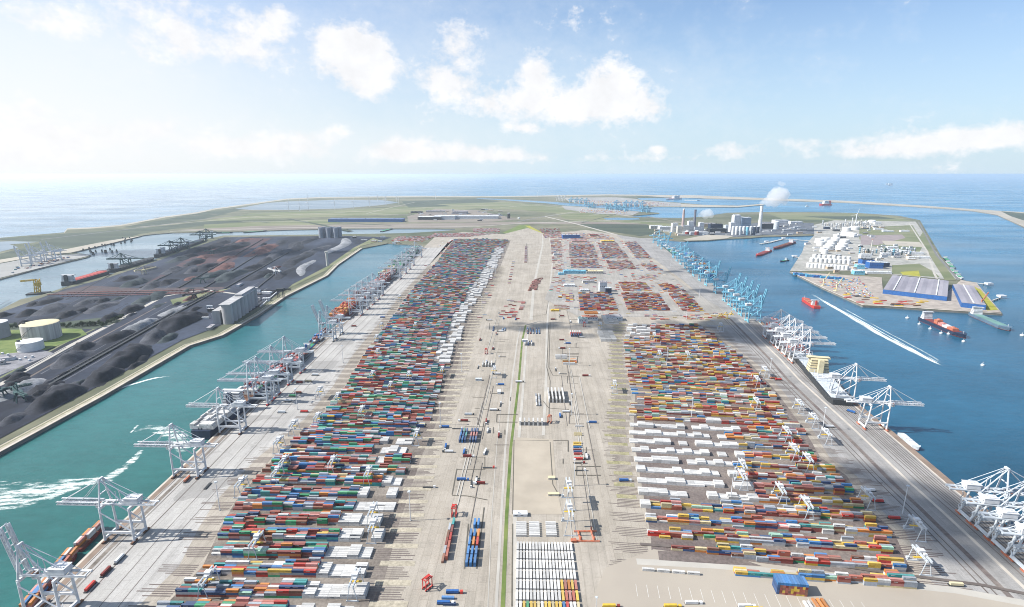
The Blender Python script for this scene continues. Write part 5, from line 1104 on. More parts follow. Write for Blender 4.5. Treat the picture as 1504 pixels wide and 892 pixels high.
# far warehouses
house(539, 325.5, 640, 110, 24, 0.0, 'very long blue roofed warehouse on the far plain', BLUEP, M('slate_blue_roof', (.12,.17,.3), .7), 'warehouse'); house(632, 322.5, 210, 110, 26, 0, 'white roofed warehouse with dark walls, left of the pair', DARK, WHITE, 'warehouse'); house(654, 322, 190, 120, 32, 0, 'white roofed warehouse with grey walls, right of the pair', GREYW, WHITE, 'warehouse'); house(699, 321, 420, 90, 24, 0, 'long white roofed warehouse at the far rail yard', GREYW, WHITE, 'warehouse')
house(676, 314, 150, 120, 26, 0, 'grey flat building behind the long white warehouse', ROOFG, ROOFG); house(640, 312, 200, 60, 20, 0, 'low grey building behind the pair of white warehouses'); house(612, 313, 120, 50, 16, 0, 'dark low building at the left of the far warehouses', DARK, DARK); house(725, 318, 90, 50, 18, 0, 'small pale building right of the long white warehouse', CONCL)
tank(747, 321, 2.3, 48, 'dark round tank standing on the far plain', DARK, name='water_tank', dome=.2, stair=False); tank(762, 322, 1.6, 14, 'small pale tank beside the dark round one', TANKW, stair=False)
# ================================================================= POWER STATION AND CEMENT-LIKE PLANT ON THE INNER SHORE
def stack(px, py, h, r0, r1, mat, label, band=None):
    r = empty('chimney', G(px, py), 0, label, 'chimney'); m = MB(); m.tube((0,0,0), (0,0,h), r0, 16, r1); sh = m.build('shaft', mat, r); m = MB(); m.cyl(0, 0, h-h*.03, h+1.5, r1*1.15, n=16); m.build('rim', band or mat, r); return r
stack(1002, 342, 165, 11, 7, M('pinkish_chimney', (.42,.33,.32), .8), 'tall thin pinkish chimney of the left plant', WHITE); stack(1019, 339, 150, 10, 8, M('dark_grey_chimney', (.15,.16,.2), .8), 'tall dark chimney of the left plant'); stack(1115, 339.5, 178, 15, 9, WHITE, 'tallest white chimney with a white steam plume')
for i, (px, py, Lx, Ly, h, mt, rf, lb) in enumerate((
 (1079.5,338,46,50,108,GREYW,WHITE,'tall pale boiler house of the power station, left tower'),(1092,338,72,60,92,M('blue_grey_cladding',(.2,.28,.38)),GREYW,'broad blue grey boiler house of the power station'),(1074.5,341,36,36,66,WHITE,WHITE,'white block at the left foot of the boiler house'),(1067,340,34,40,44,GREYW,GREYW,'low grey block left of the boiler house'),
 (990,341,40,34,62,WHITE,WHITE,'white tower block of the left plant beside the thin chimney'),(997,342,30,30,46,CONCL,WHITE,'pale block in front of the thin chimney'),(1006,342,46,34,50,CONCL,WHITE,'pale block between the two chimneys'),(1013,341,36,32,76,WHITE,WHITE,'tall white block between the two chimneys'),(1029,340,34,32,62,WHITE,WHITE,'white block right of the dark chimney'),(1023,342,44,30,40,GREYW,ROOFG,'grey block under the dark chimney'),
 (979,338,120,50,26,WHITE,WHITE,'long white hall left of the left plant'),(963,336,90,40,22,CONCL,WHITE,'smaller white hall farthest left on the inner shore'),(1026,344.8,128,40,18,GREYW,WHITE,'long low white roofed shed above the beach'),(1003,346,80,30,9,CONCL,WHITE,'low white roof at the left end of the beach'),
 (1125,336,110,50,40,DARK,ROOFG,'dark hall right of the tallest chimney'),(1052,342,120,60,30,DARK,DARK,'dark hall between both plants'),(1050,338,90,50,44,NAVY,DARK,'dark blue hall behind the beach'),(1146,328,120,60,26,WHITE,WHITE,'white hall at the back of the dark ground'),(1168,329,100,40,20,WHITE,WHITE,'low white hall right of the white hall'),(1098,343,60,40,22,GREYW,ROOFG,'grey low hall in front of the boiler house'),(1040,333,100,60,26,TAN,ROOFG,'tan hall far behind the beach'))):
    house(px, py, Lx, Ly, h, .03, lb, mt, rf)
for i in range(8): tank(1076+i*5.2, 345.6-(i % 2)*.5, 2.0, 56, 'slim upright silo before the boiler house, %s from the left' % od(i+1), (WHITE, WHITE, GREYW, WHITE, LBLUE, GREYW, NAVY, NAVY)[i], 'silos before the boiler house', name='plant_silo', dome=.3, stair=False)
tank(1139.5, 337, 3.6, 58, 'broad pale silo right of the tallest chimney', GREYW, dome=.2, stair=False); tank(1009, 346, 3, 26, 'round arched store at the left plant', MAROON, dome=.5, stair=False); tank(1023, 345.5, 3, 26, 'round arched store under the dark chimney', MAROON, dome=.5, stair=False)
# steam plumes
pm = bpy.data.materials.new('white_steam'); pm.use_nodes = True; pt = pm.node_tree; pt.nodes.remove(pt.nodes['Principled BSDF']); v = nn(pt, 'ShaderNodeVolumePrincipled'); v.inputs['Color'].default_value = (1,1,1,1); v.inputs['Density'].default_value = .016; v.inputs['Anisotropy'].default_value = .2; pt.links.new(v.outputs[0], pt.nodes['Material Output'].inputs['Volume'])
def plume(base, puffs, label, seed):
    """one closed puffy body of steam: a union of rough balls remeshed into one surface"""
    rn = random.Random(seed); m = MB()
    for (px, py, r_) in puffs:
        p0 = G(base[0], base[1]); D = p0.y; a = (px-752)/FP; b = (446-py)/FP; dz = b*math.cos(TH)-math.sin(TH); dy = math.cos(TH)+b*math.sin(TH); k = D/dy; c_ = Vector((a*k, D+rn.uniform(-10, 10), HC+dz*k))
        n_, rg = 14, 8
        vs = []; fs = []
        for i in range(rg+1):
            for j in range(n_):
                th = PI*i/rg; f = 2*PI*j/n_; q = Vector((math.sin(th)*math.cos(f), math.sin(th)*math.sin(f), math.cos(th))); vs.append(c_+q*r_*(1+.18*math.sin(f*3+th*5+px)+.1*rn.random()*(0 if i in (0, rg) else 1)))
        for i in range(rg):
            for j in range(n_): fs.append((i*n_+j, (i+1)*n_+j, (i+1)*n_+(j+1) % n_, i*n_+(j+1) % n_))
        m.add(vs, fs)
    o = m.build('steam_plume', pm); md = o.modifiers.new('remesh', 'REMESH'); md.mode = 'VOXEL'; md.voxel_size = 7; tag(o, label, 'steam')
plume((1115,339.5), [(1118,298,16),(1124,296,24),(1130,294,32),(1136,291,40),(1142,288,60),(1151,286,44),(1139,298,34),(1130,300,22),(1152,296,26)], 'white steam plume drifting right from the tallest chimney', 1)
plume((1115,339.5), [(1146,269,14),(1150,271,16),(1153,270,9)], 'small detached puff of steam above the large plume', 2)
plume((1036,339), [(1027,316,16),(1033,314,26),(1040,313,30),(1045,316,22),(1036,318,22)], 'white steam cloud between the left plant and the boiler house', 3)
# ================================================================= CHEMICAL SITE AND WAREHOUSES ON THE RIGHT PENINSULA
k = 0
for row, (x0, y0, x1, y1, n_) in enumerate(((1187,393,1243,397,11),(1192,385,1246,388,9),(1196,380,1246,383,8))):
    for i in range(n_):
        f = i/(n_-1); tank(x0+(x1-x0)*f, y0+(y1-y0)*f, 2.9, 18, 'white upright tank, %s from the left in the %s row on the quay side' % (od(i+1), ('front','second','third')[row]), TANKW, 'white tanks by the chemical site quay', dome=.35, stair=False)
BT = [(1203,357,6),(1212,355,6),(1205,361,5.5),(1222,359,6.2),(1227,355,5.8),(1216,367,7),(1219,364,6),(1237,364,7),(1240,358,6.5),(1234,368,7),(1243,339,5.5),(1255,338,6),(1247,347,5),(1240,346,5),(1211,373,4.5),(1208,370,4),(1253,348,4.5),(1228,350,4),(1280,328,5),(1272,330,3)]
for i, (a, b, rp) in enumerate(BT): tank(a, b, rp, 22, 'large white domed tank, %s from the left among the chemical site tanks' % od(1+sorted(BT).index((a, b, rp))), TANKW, 'large white tanks of the chemical site', dome=.22, stair=rp > 6)
def column(px, py, h, r_, label, mt=GREYW):
    r = empty('process_column', G(px, py), 0, label, 'process tower', 'process towers'); m = MB(); m.cyl(0, 0, 0, h, r_, n=10); m.build('vessel', mt, r); m = MB()
    for q in range(1, 4): m.cyl(0, 0, h*q/4, h*q/4+1.2, r_*1.7, n=8)
    m.build('platform', DARK, r)
rk = random.Random(21)
for i in range(22):
    a = 1208+i*3.3; column(a, 334+rk.uniform(-3, 3), rk.uniform(26, 78 if i in (8, 13, 4) else 52), rk.uniform(3, 5.5), 'slim process tower at the back of the chemical site, %s from the left' % od(i+1), (GREYW, WHITE, CONCL)[i % 3])
for i in range(14):
    column(1262+i*6.2, 373+rk.uniform(-2, 3), rk.uniform(18, 46), rk.uniform(3, 5), 'process tower in the middle of the chemical site, %s from the left' % od(i+1), (LBLUE, GREYW, DGREEN, GREYW)[i % 4])
stack(1279, 369, 62, 3, 2, CONCL, 'thin striped flare stack in the middle of the chemical site', ORANGE); stack(1256, 334, 88, 3, 2, GREYW, 'thin grey flare stack at the back of the chemical site')
rk = random.Random(22); bl = [(1271,392,62,44,34,BLUEP,DARK),(1283,394,70,50,28,BLUEP,GREYW),(1296,392,50,40,20,NAVY,GREYW),(1262,395,40,30,20,LBLUE,GREYW),(1310,366,70,30,14,WHITE,WHITE),(1316,370,60,26,12,GREYW,WHITE),(1330,372,70,30,12,WHITE,WHITE),(1345,374,80,30,12,WHITE,WHITE),(1340,380,60,26,10,CONCL,WHITE),(1300,376,50,30,14,GREYW,WHITE),(1270,380,60,30,22,WHITE,WHITE),(1318,379,60,24,9,CONCL,ROOFG),(1356,380,60,26,10,WHITE,WHITE),(1328,341,70,30,12,WHITE,WHITE),(1290,338,80,30,12,WHITE,WHITE),(1304,341,90,26,10,GREYW,WHITE),(1260,403,50,30,16,LBLUE,WHITE),(1290,402,120,20,8,WHITE,WHITE),(1288,330,60,40,20,WHITE,WHITE),(1264,330,60,40,18,WHITE,WHITE),(1228,340,50,30,16,DARK,WHITE),(1214,337,50,26,20,NAVY,GREYW)]
for i, (a, b, lx, ly, h, wm, rm) in enumerate(bl): house(a, b, lx*.8, ly*.8, h, -.12, '%s plant building, %s from the left among the chemical site halls' % ({WHITE:'white',GREYW:'grey',BLUEP:'blue',NAVY:'dark',LBLUE:'light blue',CONCL:'pale',DARK:'dark'}[wm], od(1+sorted([q[:2] for q in bl]).index((a, b)))), wm, rm, group='plant halls of the chemical site', win=h > 12)
def wh(c1, c2, c3, h, label, bays, stripes):
    a, b, d = G(*c1), G(*c2), G(*c3); ax = (b-a).normalized(); Lx = (b-a).length; Ly = (d-a).length; yaw = math.atan2(ax.y, ax.x); cen = a+ax*Lx/2+Vector((-ax.y, ax.x, 0))*Ly/2
    x, y, _ = PX(cen); return house(x, y, Lx, Ly, h, yaw, label, BLUEP, M('mauve_grey_roof', (.25,.24,.28), .8, .1, .02, stretch=(1,.2,1), col2=(.32,.31,.35)), 'warehouse', 'warehouse', gable=bays, stripes=stripes)
wh((1296,432), (1390,443), (1293,409), 16, 'large warehouse with mauve grey roof, white roof strips and blue walls', 6, 3)
wh((1411,452), (1447,456), (1399,424), 16, 'smaller warehouse with one white roof strip beside the yellow field', 2, 1)
rk = random.Random(9)
for i in range(34):
    a = 1215+rk.random()*150; b = 430+rk.random()*14+(a-1215)*.055; p = G(a, b)
    if a < 1290 and b > 424+(a-1212)*.42: continue
    if a > 1292 and b < 443: b = 446+rk.random()*4+(a-1292)*.02; p = G(a, b)
    m = MB(); nt = rk.randint(3, 7); col_ = (YEL, RUST, REDP, DARK, YEL, ORANGE)[i % 6]
    for q in range(nt):
        for l_ in range(1 if q < 1 else 2): m.tube((-12, q*1.9, .9+l_*1.7), (12, q*1.9, .9+l_*1.7), .9, 6)
    m.box(-6, nt, 0, .6, nt*2, .3); m.box(6, nt, 0, .6, nt*2, .3)
    tag(m.build('pipe_stack', col_, loc=p, rz=rk.uniform(-.4, .4)), '%s stack of long pipes on the right peninsula storage yard, %s counting from the left' % ({YEL:'yellow',RUST:'brown',REDP:'red',DARK:'dark',ORANGE:'orange'}[col_], od(i+1)), 'pipe stack', 'pipe stacks on the storage yard')
for i, (a, b) in enumerate(((1172,404),(1180,405.5),(1190,407),(1200,408),(1211,409),(1222,410),(1232,411))):
    house(a, b, 34, 16, 8, -.12, 'long blue covered stack on the storage yard, %s from the left' % od(i+1), M('bright_blue_cover_%d' % i, (.06,.28,.5)) if i % 2 == 0 else BLUEP, BLUEP if i % 3 == 0 else M('cover_blue_%d' % i, (.1,.34,.5)), 'covered_stack', 'covered stack', group='blue covered stacks', win=False)
for px, py, lb in ((1209,420,'cream mobile harbour crane on the storage yard, left one'),(1228,428,'cream mobile harbour crane on the storage yard, right one'),(1440,452,'orange mobile harbour crane beside the smaller warehouse')):
    r = empty('mobile_harbour_crane', G(px, py), .3, lb, 'crane'); mt = ORANGE if px > 1400 else CREAM; m = MB(); m.box(0, 0, 0, 16, 10, 3); m.build('chassis', mt, r); m = MB(); m.beam((0,0,3), (0,0,26), 2.6); m.build('tower', mt, r); m = MB(); lattice(m, (0,0,18), (22,0,46), 2, 2, 6, .6); m.build('boom', mt, r)
# jetties
def jetty(pts, w_, label, heads):
    W = [G(a, b, 0).xy for a, b in pts]; r = empty('jetty', (0,0,0), 0, label, 'jetty', None); m = MB()
    for a, b in zip(W, W[1:]): m.beam((a.x, a.y, -.5), (b.x, b.y, -.5), w_, 1.4)
    m.build('walkway', CONCL, r); m = MB(); n = 0
    for a, b in zip(W, W[1:]):
        k_ = int((b-a).length/30)+1
        for i in range(k_): q = a.lerp(b, i/k_); m.cyl(q.x, q.y, -9, -1.2, 1.6, n=8)
    o = m.build('pile_row', DARK, r); o['kind'] = 'stuff'; m = MB()
    for a, b in heads: p = G(a, b); m.box(p.x, p.y, .25, 22, 16, 6)
    m.build('platform', WHITE, r)
jetty([(1117,358),(1130,356),(1150,351),(1195,354)], 12, 'long jetty with platforms reaching left from the chemical site', [(1126,355.5),(1151,350.5)]); jetty([(1166,377),(1184,380)], 6, 'short jetty left of the chemical site tanks', [(1167,377)]); jetty([(1412,412.5),(1456,418.5)], 5, 'thin jetty running right from the warehouse peninsula', [(1452,418)]); jetty([(1458,441),(1472,436)], 3, 'thin pier at the edge of the yellow field', [(1471,436.3)])
for i, (a, b) in enumerate(((1387,380),(1391,386),(1395,391),(1397,397),(1402,401),(1406,406))): ship((a, b), (a+6, b+5), 16, 6, WHITE if i % 2 else NAVY, 'barge moored along the right side of the chemical peninsula, %s from the top' % od(i+1), 'barge', house=GREYW, hx=.15, hh=5, hl=9, name='moored_barge', mast=False)
# ================================================================= UPPER RIGHT TERMINAL BUILDINGS
for i, (px, py, Lx, Ly, h, mt, rf, lb) in enumerate((
 (797,473,0,0,0,None,None,None),(866,470,44,20,10,GREYW,ORANGE,'orange roofed shed at the road between the right terminals'),(901,470,46,24,12,GREYW,ROOFG,'grey roofed workshop above the white boxes of the right yard'),(856,474,26,22,13,GREYW,M('teal_grey_roof',(.2,.27,.28)),'grey green roofed hall left of the orange shed'),(893,466,26,12,6,TAN,ORANGE,'small orange roofed shed right of the orange shed'),
 (885,428,26,24,34,GREYW,ROOFG,'grey office block with pale front in the upper right terminal'),(893,432,20,18,22,NAVY,GREYW,'dark office block beside the grey office block'),(864,416,44,18,10,CONCL,ROOFG,'dark roofed hall behind the grey office block'),(873,402,70,30,12,CONCL,CREAM,'cream roofed hall with pale walls'),(838,402,60,24,14,LBLUE,LBLUE,'light blue hall at the left of the upper right terminal'),(856,402,40,24,12,LBLUE,LBLUE,'light blue hall between cream and blue halls'),(824,404,24,16,8,LBLUE,LBLUE,'small light blue shed at the centre strip'),(836,421,40,20,8,WHITE,WHITE,'white flat shed in front of the light blue hall'),(858,428,30,16,7,GREYW,WHITE,'low white roofed shed left of the office block'),
 (838,350,110,60,24,BLUEP,ROOFG,'blue hall far up the centre near the rail yard'),(872,347,60,40,10,TAN,MAROON,'maroon roofed hall right of the blue hall'),(892,356,80,40,10,TAN,YEL,'yellow roofed hall at the top of the upper right terminal'),(850,356,90,30,8,TAN,M('faded_red_roof',(.4,.2,.18)),'faded red roofed hall below the blue hall'),
 (818,375,36,24,9,GREYW,ROOFG,'small grey hall in the centre strip, farther'),(815,457,24,12,4,YEL,YEL,'yellow flat shed at the curved road'),(763,727,0,0,0,None,None,None),(764,757,17,7,3.4,WHITE,WHITE,'white flat cabin at the bottom of the sandy pad'),(813,728,14,4,3,CONCL,CREAM,'narrow cream cabin beside the tall rail gantry'),(771,502,14,9,5,WHITE,WHITE,'white square cabin with dark side in the centre strip'),(703,559,12,6,4,GREYW,GREYW,'small grey shed left of the lone gantry'),(733,578,6,10,5,WHITE,WHITE,'small white cabin right of the fenced bays'),(810,704,9,5,3,CONCL,CREAM,'small cream cabin by the truck bays'))):
    if lb: house(px, py, Lx, Ly, h, .02, lb, mt, rf, win=Lx > 10)
# ================================================================= WIND TURBINES
def turbine():
    r = empty('wind_turbine', (0,0,0), 0, '', 'wind turbine'); m = MB(); m.tube((0,0,0), (0,0,85), 3.4, 8, 2.2); m.build('tower', WHITE, r); m = MB(); m.box(0, 2, 84, 5, 11, 5); m.build('nacelle', WHITE, r)
    for k in range(3):
        t_ = k*2*PI/3+.3; m = MB(); m.tube((0, -4.5, 86.5), (math.sin(t_)*46, -4.5, 86.5+math.cos(t_)*46), 1.9, 6, .6); m.build('blade', WHITE, r)
    return r
t0 = turbine()
WTP = ((492,308),(519,306.5),(543,304),(567,302),(586,300.5),(541,297.5),(555,296),(566,297.5),(583,297),(424,309),(452,294),(498,290),(453,308.5),(640,293),(790,290),(1256,331),(470,291),(440,310))
for i, (a, b) in enumerate(WTP):
    c = copy_tree(t0); c.location = G(a, b); c.rotation_euler = (0, 0, .2*(i % 3)); tag(c, 'thin white wind turbine on the far coast, %s from the left' % od(1+sorted(WTP).index((a, b))), 'wind turbine', 'wind turbines on the far coast')
kill(t0)
for i, a in enumerate(range(12)):
    pass
# ================================================================= VEHICLES
def truck(cabm, boxm=None, L=13.6, h=2.6):
    r = empty('container_truck', (0,0,0), 0, '', 'truck'); m = MB(); m.box(0, 0, 1.0, L, 2.3, .35); m.build('trailer', DARK, r)
    m = MB(); m.box(L/2+1.8, 0, .7, 2.6, 2.5, 2.7); m.box(L/2+2.6, 0, 3.1, 1.2, 2.3, .5); cb = m.build('cab', cabm, r); m = MB(); m.box(L/2+3.12, 0, 2.1, .06, 2.1, 1); m.build('windscreen', GLASS, cb)
    for sy in (-1, 1):
        for x in (L/2+1.6, -L/2+1.2, -L/2+2.8): m = MB(); m.tube((x, sy*.85, .55), (x, sy*1.2, .55), .55, 10); m.build('wheel', DARK, r)
    if boxm: m = MB(); m.box(-.3, 0, 1.4, 12.2, 2.44, h); m.build('load_box', boxm, r)
    return r
def agv(boxm):
    r = empty('automated_carrier', (0,0,0), 0, '', 'carrier vehicle'); m = MB(); m.box(0, 0, .6, 14.8, 3, .9); m.build('chassis', DARK, r)
    for sy in (-1, 1):
        for x in (-5, 5): m = MB(); m.tube((x, sy*1.0, .8), (x, sy*1.55, .8), .8, 10); m.build('wheel', DARK, r)
    if boxm: m = MB(); m.box(0, 0, 1.55, 12.2, 2.44, 2.6); m.build('load_box', boxm, r)
    return r
QA = math.atan2((G(246,704)-G(110,832)).y, (G(246,704)-G(110,832)).x)
MAPM = {'white': WHITE, 'maroon': MAROON, 'red': REDP, 'cream': CREAM, 'grey': GREYW, 'orange': ORANGE, 'blue': BLUEP, 'green': GREEN, None: None}
for a, b, cm, lb in ((176,823,'white','carrier with white box on the left apron below the nearest lowered crane'),(156,842,'maroon','carrier with maroon box on the left apron at the bottom left'),(133,864,'red','carrier with red box beside the raised boom crane'),(275,706,'orange','carrier with orange box under the second lowered crane'),(305,715,None,'empty carrier on the apron right of the second lowered crane'),(423,590,'grey','carrier with grey box beside the group of four grey cranes'),(414,607,'grey','carrier with dark box at the near side of the four grey cranes'),(453,561,'cream','carrier with cream box beside the farthest of four grey cranes'),(440,563,'maroon','carrier with maroon box under the farthest of four grey cranes'),(463,552,'grey','carrier with grey box by the farthest of four grey cranes, beyond the cream box'),(447,606,'red','carrier with small red box near the left apron light mast'),(430,583,'green','carrier with green box between the grey cranes'),(562,467,'blue','carrier with blue box on the apron before the raised booms'),(520,480,'maroon','carrier with maroon box by the two raised booms'),(438,578,'orange','carrier with orange box between the grey cranes')):
    r = agv(MAPM[cm]); r.location = G(a, b); r.rotation_euler = (0, 0, QA if b > 700 else -.03); tag(r, lb, 'carrier', 'automated carriers on the left apron')
for a, b, cm, rz, lb in ((1136,557,'orange',0,'orange loaded carrier beside the right apron light mast'),(1143,559,'red',0,'red loaded carrier beside the orange one on the right apron'),(1277,722,'white',-.1,'white box on a carrier in the cloud shadow'),(1289,738,'red',-.1,'red box on a carrier in the cloud shadow'),(1313,763,'red',-.1,'red box on a carrier left of the lone light mast'),(1404,861,'cream',-.1,'cream box on a carrier at the bottom right gantry'),(1250,606,'blue',-.9,'blue box on a carrier between the two white cranes'),(1218,628,'white',-.1,'white flat carrier right of the right apron light mast')):
    r = agv(MAPM[cm]); r.location = G(a, b); r.rotation_euler = (0, 0, rz); tag(r, lb, 'carrier', 'carriers on the right apron')
TR = [(652,888,WHITE,BLUEP,0,'white truck with dark blue box at the bottom by the red straddle carrier'),(665,872,REDP,BLUEP,0,'red truck with blue box at the bottom by the red straddle carrier'),(850,692,WHITE,None,0,'green flat truck at the truck bays'),(849,681,MAROON,None,0,'maroon flat truck at the truck bays'),(712,666,WHITE,WHITE,1.4,'white truck standing on the paving right of the fenced bays'),(850,676,DARK,REDP,0,'dark truck with red box at the truck bays'),(678,706,BLUEP,BLUEP,0,'blue truck between the fenced bays'),(762,562,DARK,WHITE,0,'white van-like truck beside the grass line'),(1105,897,YEL,YEL,0,'yellow truck at the bottom edge'),(985,893,YEL,YEL,0,'yellow truck body at the bottom edge, left of the other yellow one'),(895,893,MAROON,YEL,0,'truck with yellow box at the bottom edge beside the central block'),(735,596,WHITE,None,1.5,'empty truck beside the grass line'),(688,610,DARK,GREYW,0,'dark truck near the dark blue boxes'),(860,553,WHITE,MAROON,0,'white truck with maroon box beside the white square boxes'),(716,688,REDP,None,0,'small red truck in the fenced bay'),(757,470,DARK,BLUEP,1.5,'dark truck at the curved road, left'),(812,470,DARK,MAROON,0,'dark truck at the curved road, right'),(705,500,DARK,MAROON,1.5,'dark truck standing alone right of the white strip'),(1016,888,WHITE,WHITE,.0,'white truck in the bottom lorry park'),(1094,893,WHITE,WHITE,0,'white truck right in the bottom lorry park')]
for a, b, cm, bm, rz, lb in TR: r = truck(cm, bm); r.location = G(a, b); r.rotation_euler = (0, 0, rz); tag(r, lb, 'truck', 'trucks of the centre strip')
rv = random.Random(31); VP = []
for k in range(46):
    b = 720-262*rv.random(); f = (b-256)/560; lo, hi = 800-245*f+52*f*0+ (b < 500)*0, 800+95*f
    a = rv.choice((rv.uniform(lo+ (16 if b > 600 else 8), 742-(b-500)*.01), rv.uniform(815, hi+55*f), rv.uniform(lo+10, 740)))
    if 745 < a < 862 and b > 745 or any(abs(a-q[0])+abs(b-q[1]) < 13 for q in TR) or any(abs(a-q[0])+abs(b-q[1]) < 8 for q in VP): continue
    VP.append((a, b))
for kk, (cm_v, bm_v) in enumerate(((WHITE, None), (DARK, WHITE), (WHITE, MAROON), (GREYW, BLUEP))):
    r = truck(cm_v, bm_v); mine = [p for i, p in enumerate(VP) if i % 4 == kk]
    for a, b in mine:
        c = copy_tree(r); c.location = G(a, b); c.rotation_euler = (0, 0, rv.choice((1.53, 1.53, 0, 3.1, -1.55)))
        rk_ = 1+sorted([-p[1] for p in mine]).index(-b); tag(c, '%s truck on the beige centre paving, %s nearest the camera' % (('white flat-bed','dark-cabbed white','white-cabbed maroon','grey-cabbed blue')[kk], od(rk_)), 'truck', 'trucks of the centre strip')
    kill(r)
# machines and small halls scattered over the coal field, the power station and the chemical site
rk = random.Random(77); SP = []
for (x0, x1, y0, y1, n_) in ((300,372,440,470,7),(372,410,428,445,6),(958,1062,333,346,34),(1066,1190,328,346,36),(1196,1300,334,350,26),(1185,1260,352,378,18),(1262,1345,362,384,26),(1215,1262,388,402,10),(600,740,308,325,34),(500,620,350,358,8)):
    for q in range(n_): SP.append((rk.uniform(x0, x1), rk.uniform(y0, y1), (x0, y0)))
WHERE = {(300,440):'beside the silo block',(372,428):'by the ship loader',(958,333):'at the left plant behind the beach',(1066,328):'on the dark ground of the power station',(1196,334):'at the back of the chemical site',(1185,352):'among the large white tanks',(1262,362):'in the middle of the chemical site',(1215,388):'before the blue plant halls',(600,308):'around the far white warehouses',(500,350):'at the head of the green basin'}
for a, b, kz in SP:
    s_ = PX(G(a, b))[2]; w_ = min(60, rk.uniform(3, 9)/s_*.5+6); h_ = rk.uniform(5, 14); mt = rk.choice((WHITE, GREYW, CONCL, GREYW, DARK, TAN)); rf = rk.choice((WHITE, ROOFG, GREYW, WHITE))
    same = sorted([p[0] for p in SP if p[2] == kz]); house(a, b, w_*rk.uniform(1, 2), w_*rk.uniform(.5, .9), h_, rk.uniform(-.15, .15), 'small shed %s, %s from the left' % (WHERE[kz], od(1+same.index(a))), mt, rf, 'plant_shed', 'shed', group='small sheds '+WHERE[kz], win=h_ > 9)
# straddle carrier and orange spreader frames
def straddle(px, py, rz, label, mt):
    r = empty('straddle_carrier', G(px, py), rz, label, 'straddle carrier')
    for sy in (-2.4, 2.4):
        m = MB(); m.beam((-5, sy, 1.6), (5, sy, 1.6), .9, 1.0); m.build('side_beam', mt, r)
        for x in (-4, 4): m = MB(); m.beam((x, sy, 1.6), (x, sy, 12), .7); m.build('leg', mt, r)
        for x in (-4.2, -1.4, 1.4, 4.2): m = MB(); m.tube((x, sy-.4, .8), (x, sy+.4, .8), .8, 10); m.build('wheel', DARK, r)
    m = MB(); m.beam((-5, -2.4, 12), (5, -2.4, 12), .8); m.beam((-5, 2.4, 12), (5, 2.4, 12), .8); m.beam((-4, -2.4, 12), (-4, 2.4, 12), .8); m.beam((4, -2.4, 12), (4, 2.4, 12), .8); m.box(0, 0, 12.2, 5, 3, 1.6); m.build('top_frame', mt, r); m = MB(); m.box(5, 1.2, 9.5, 1.6, 1.6, 2); m.build('cab', WHITE, r)
straddle(628, 864, .9, 'red straddle carrier alone on the paving at the bottom left of the centre', REDP); straddle(667, 757, 1.5, 'red straddle carrier at the head of the red box row', REDP); straddle(714, 520, 1.5, 'red straddle carrier behind the small white rows', REDP); straddle(858, 480, 1.5, 'red straddle carrier near the curved road on the right', REDP); straddle(807, 621, 1.2, 'orange machine right of the six white pillars', ORANGE)
r = empty('spreader_frame', G(860, 788), .05, 'orange steel frame lying beside the white crosswise boxes', 'steel frame'); m = MB()
m.tube((-13, -8, 1), (14, -10, 1), 1.2, 8); m.tube((-12, 8, 1), (14, 7, 1), 1.2, 8); m.tube((-7, -8, 1), (-7, 8, 1), 1.2, 8); m.tube((8, -9, 1), (8, 8, 1), 1.2, 8); m.tube((-7, -8, 1), (-7, -8, 6), 1, 8); m.tube((8, -9, 1), (8, -9, 6), 1, 8); m.tube((8, 8, 1), (8, 8, 6), 1, 8); m.build('frame', ORANGE, r); m = MB(); m.box(-15, -8, 0, 6, 5, 3); m.build('counterweight', ORANGE, r)
for i, (a, b) in enumerate(((1235,884),(1243,890),(1335,890),(1345,888),(1360,893))):
    m = MB()
    for q in range(4): m.beam((-6, q*1.6, .4), (6, q*1.6, .4), .5)
    m.beam((-5, 0, .5), (-5, 5, .5), .5); m.beam((5, 0, .5), (5, 5, .5), .5); tag(m.build('flat_rack', ORANGE, loc=G(a, b), rz=-.1), 'orange flat rack lying at the bottom right, %s from the left' % od(i+1), 'flat rack', 'orange flat racks')
for i, (a, b) in enumerate(((1066,463),(1059,465),(1074,462),(1068,468))):
    m = MB(); m.beam((-9, 0, 1), (9, 0, 1), 2); m.beam((0, -7, 1), (0, 7, 1), 1.6); m.tube((-6, 0, 1), (0, 0, 9), .8, 6); m.tube((6, 0, 1), (0, 0, 9), .8, 6); tag(m.build('yellow_spreader', YEL, loc=G(a, b), rz=.4*i), 'yellow lifting frame beside the raised light blue cranes, %s' % ('middle','left','right','nearest')[i], 'lifting frame', 'yellow lifting frames')
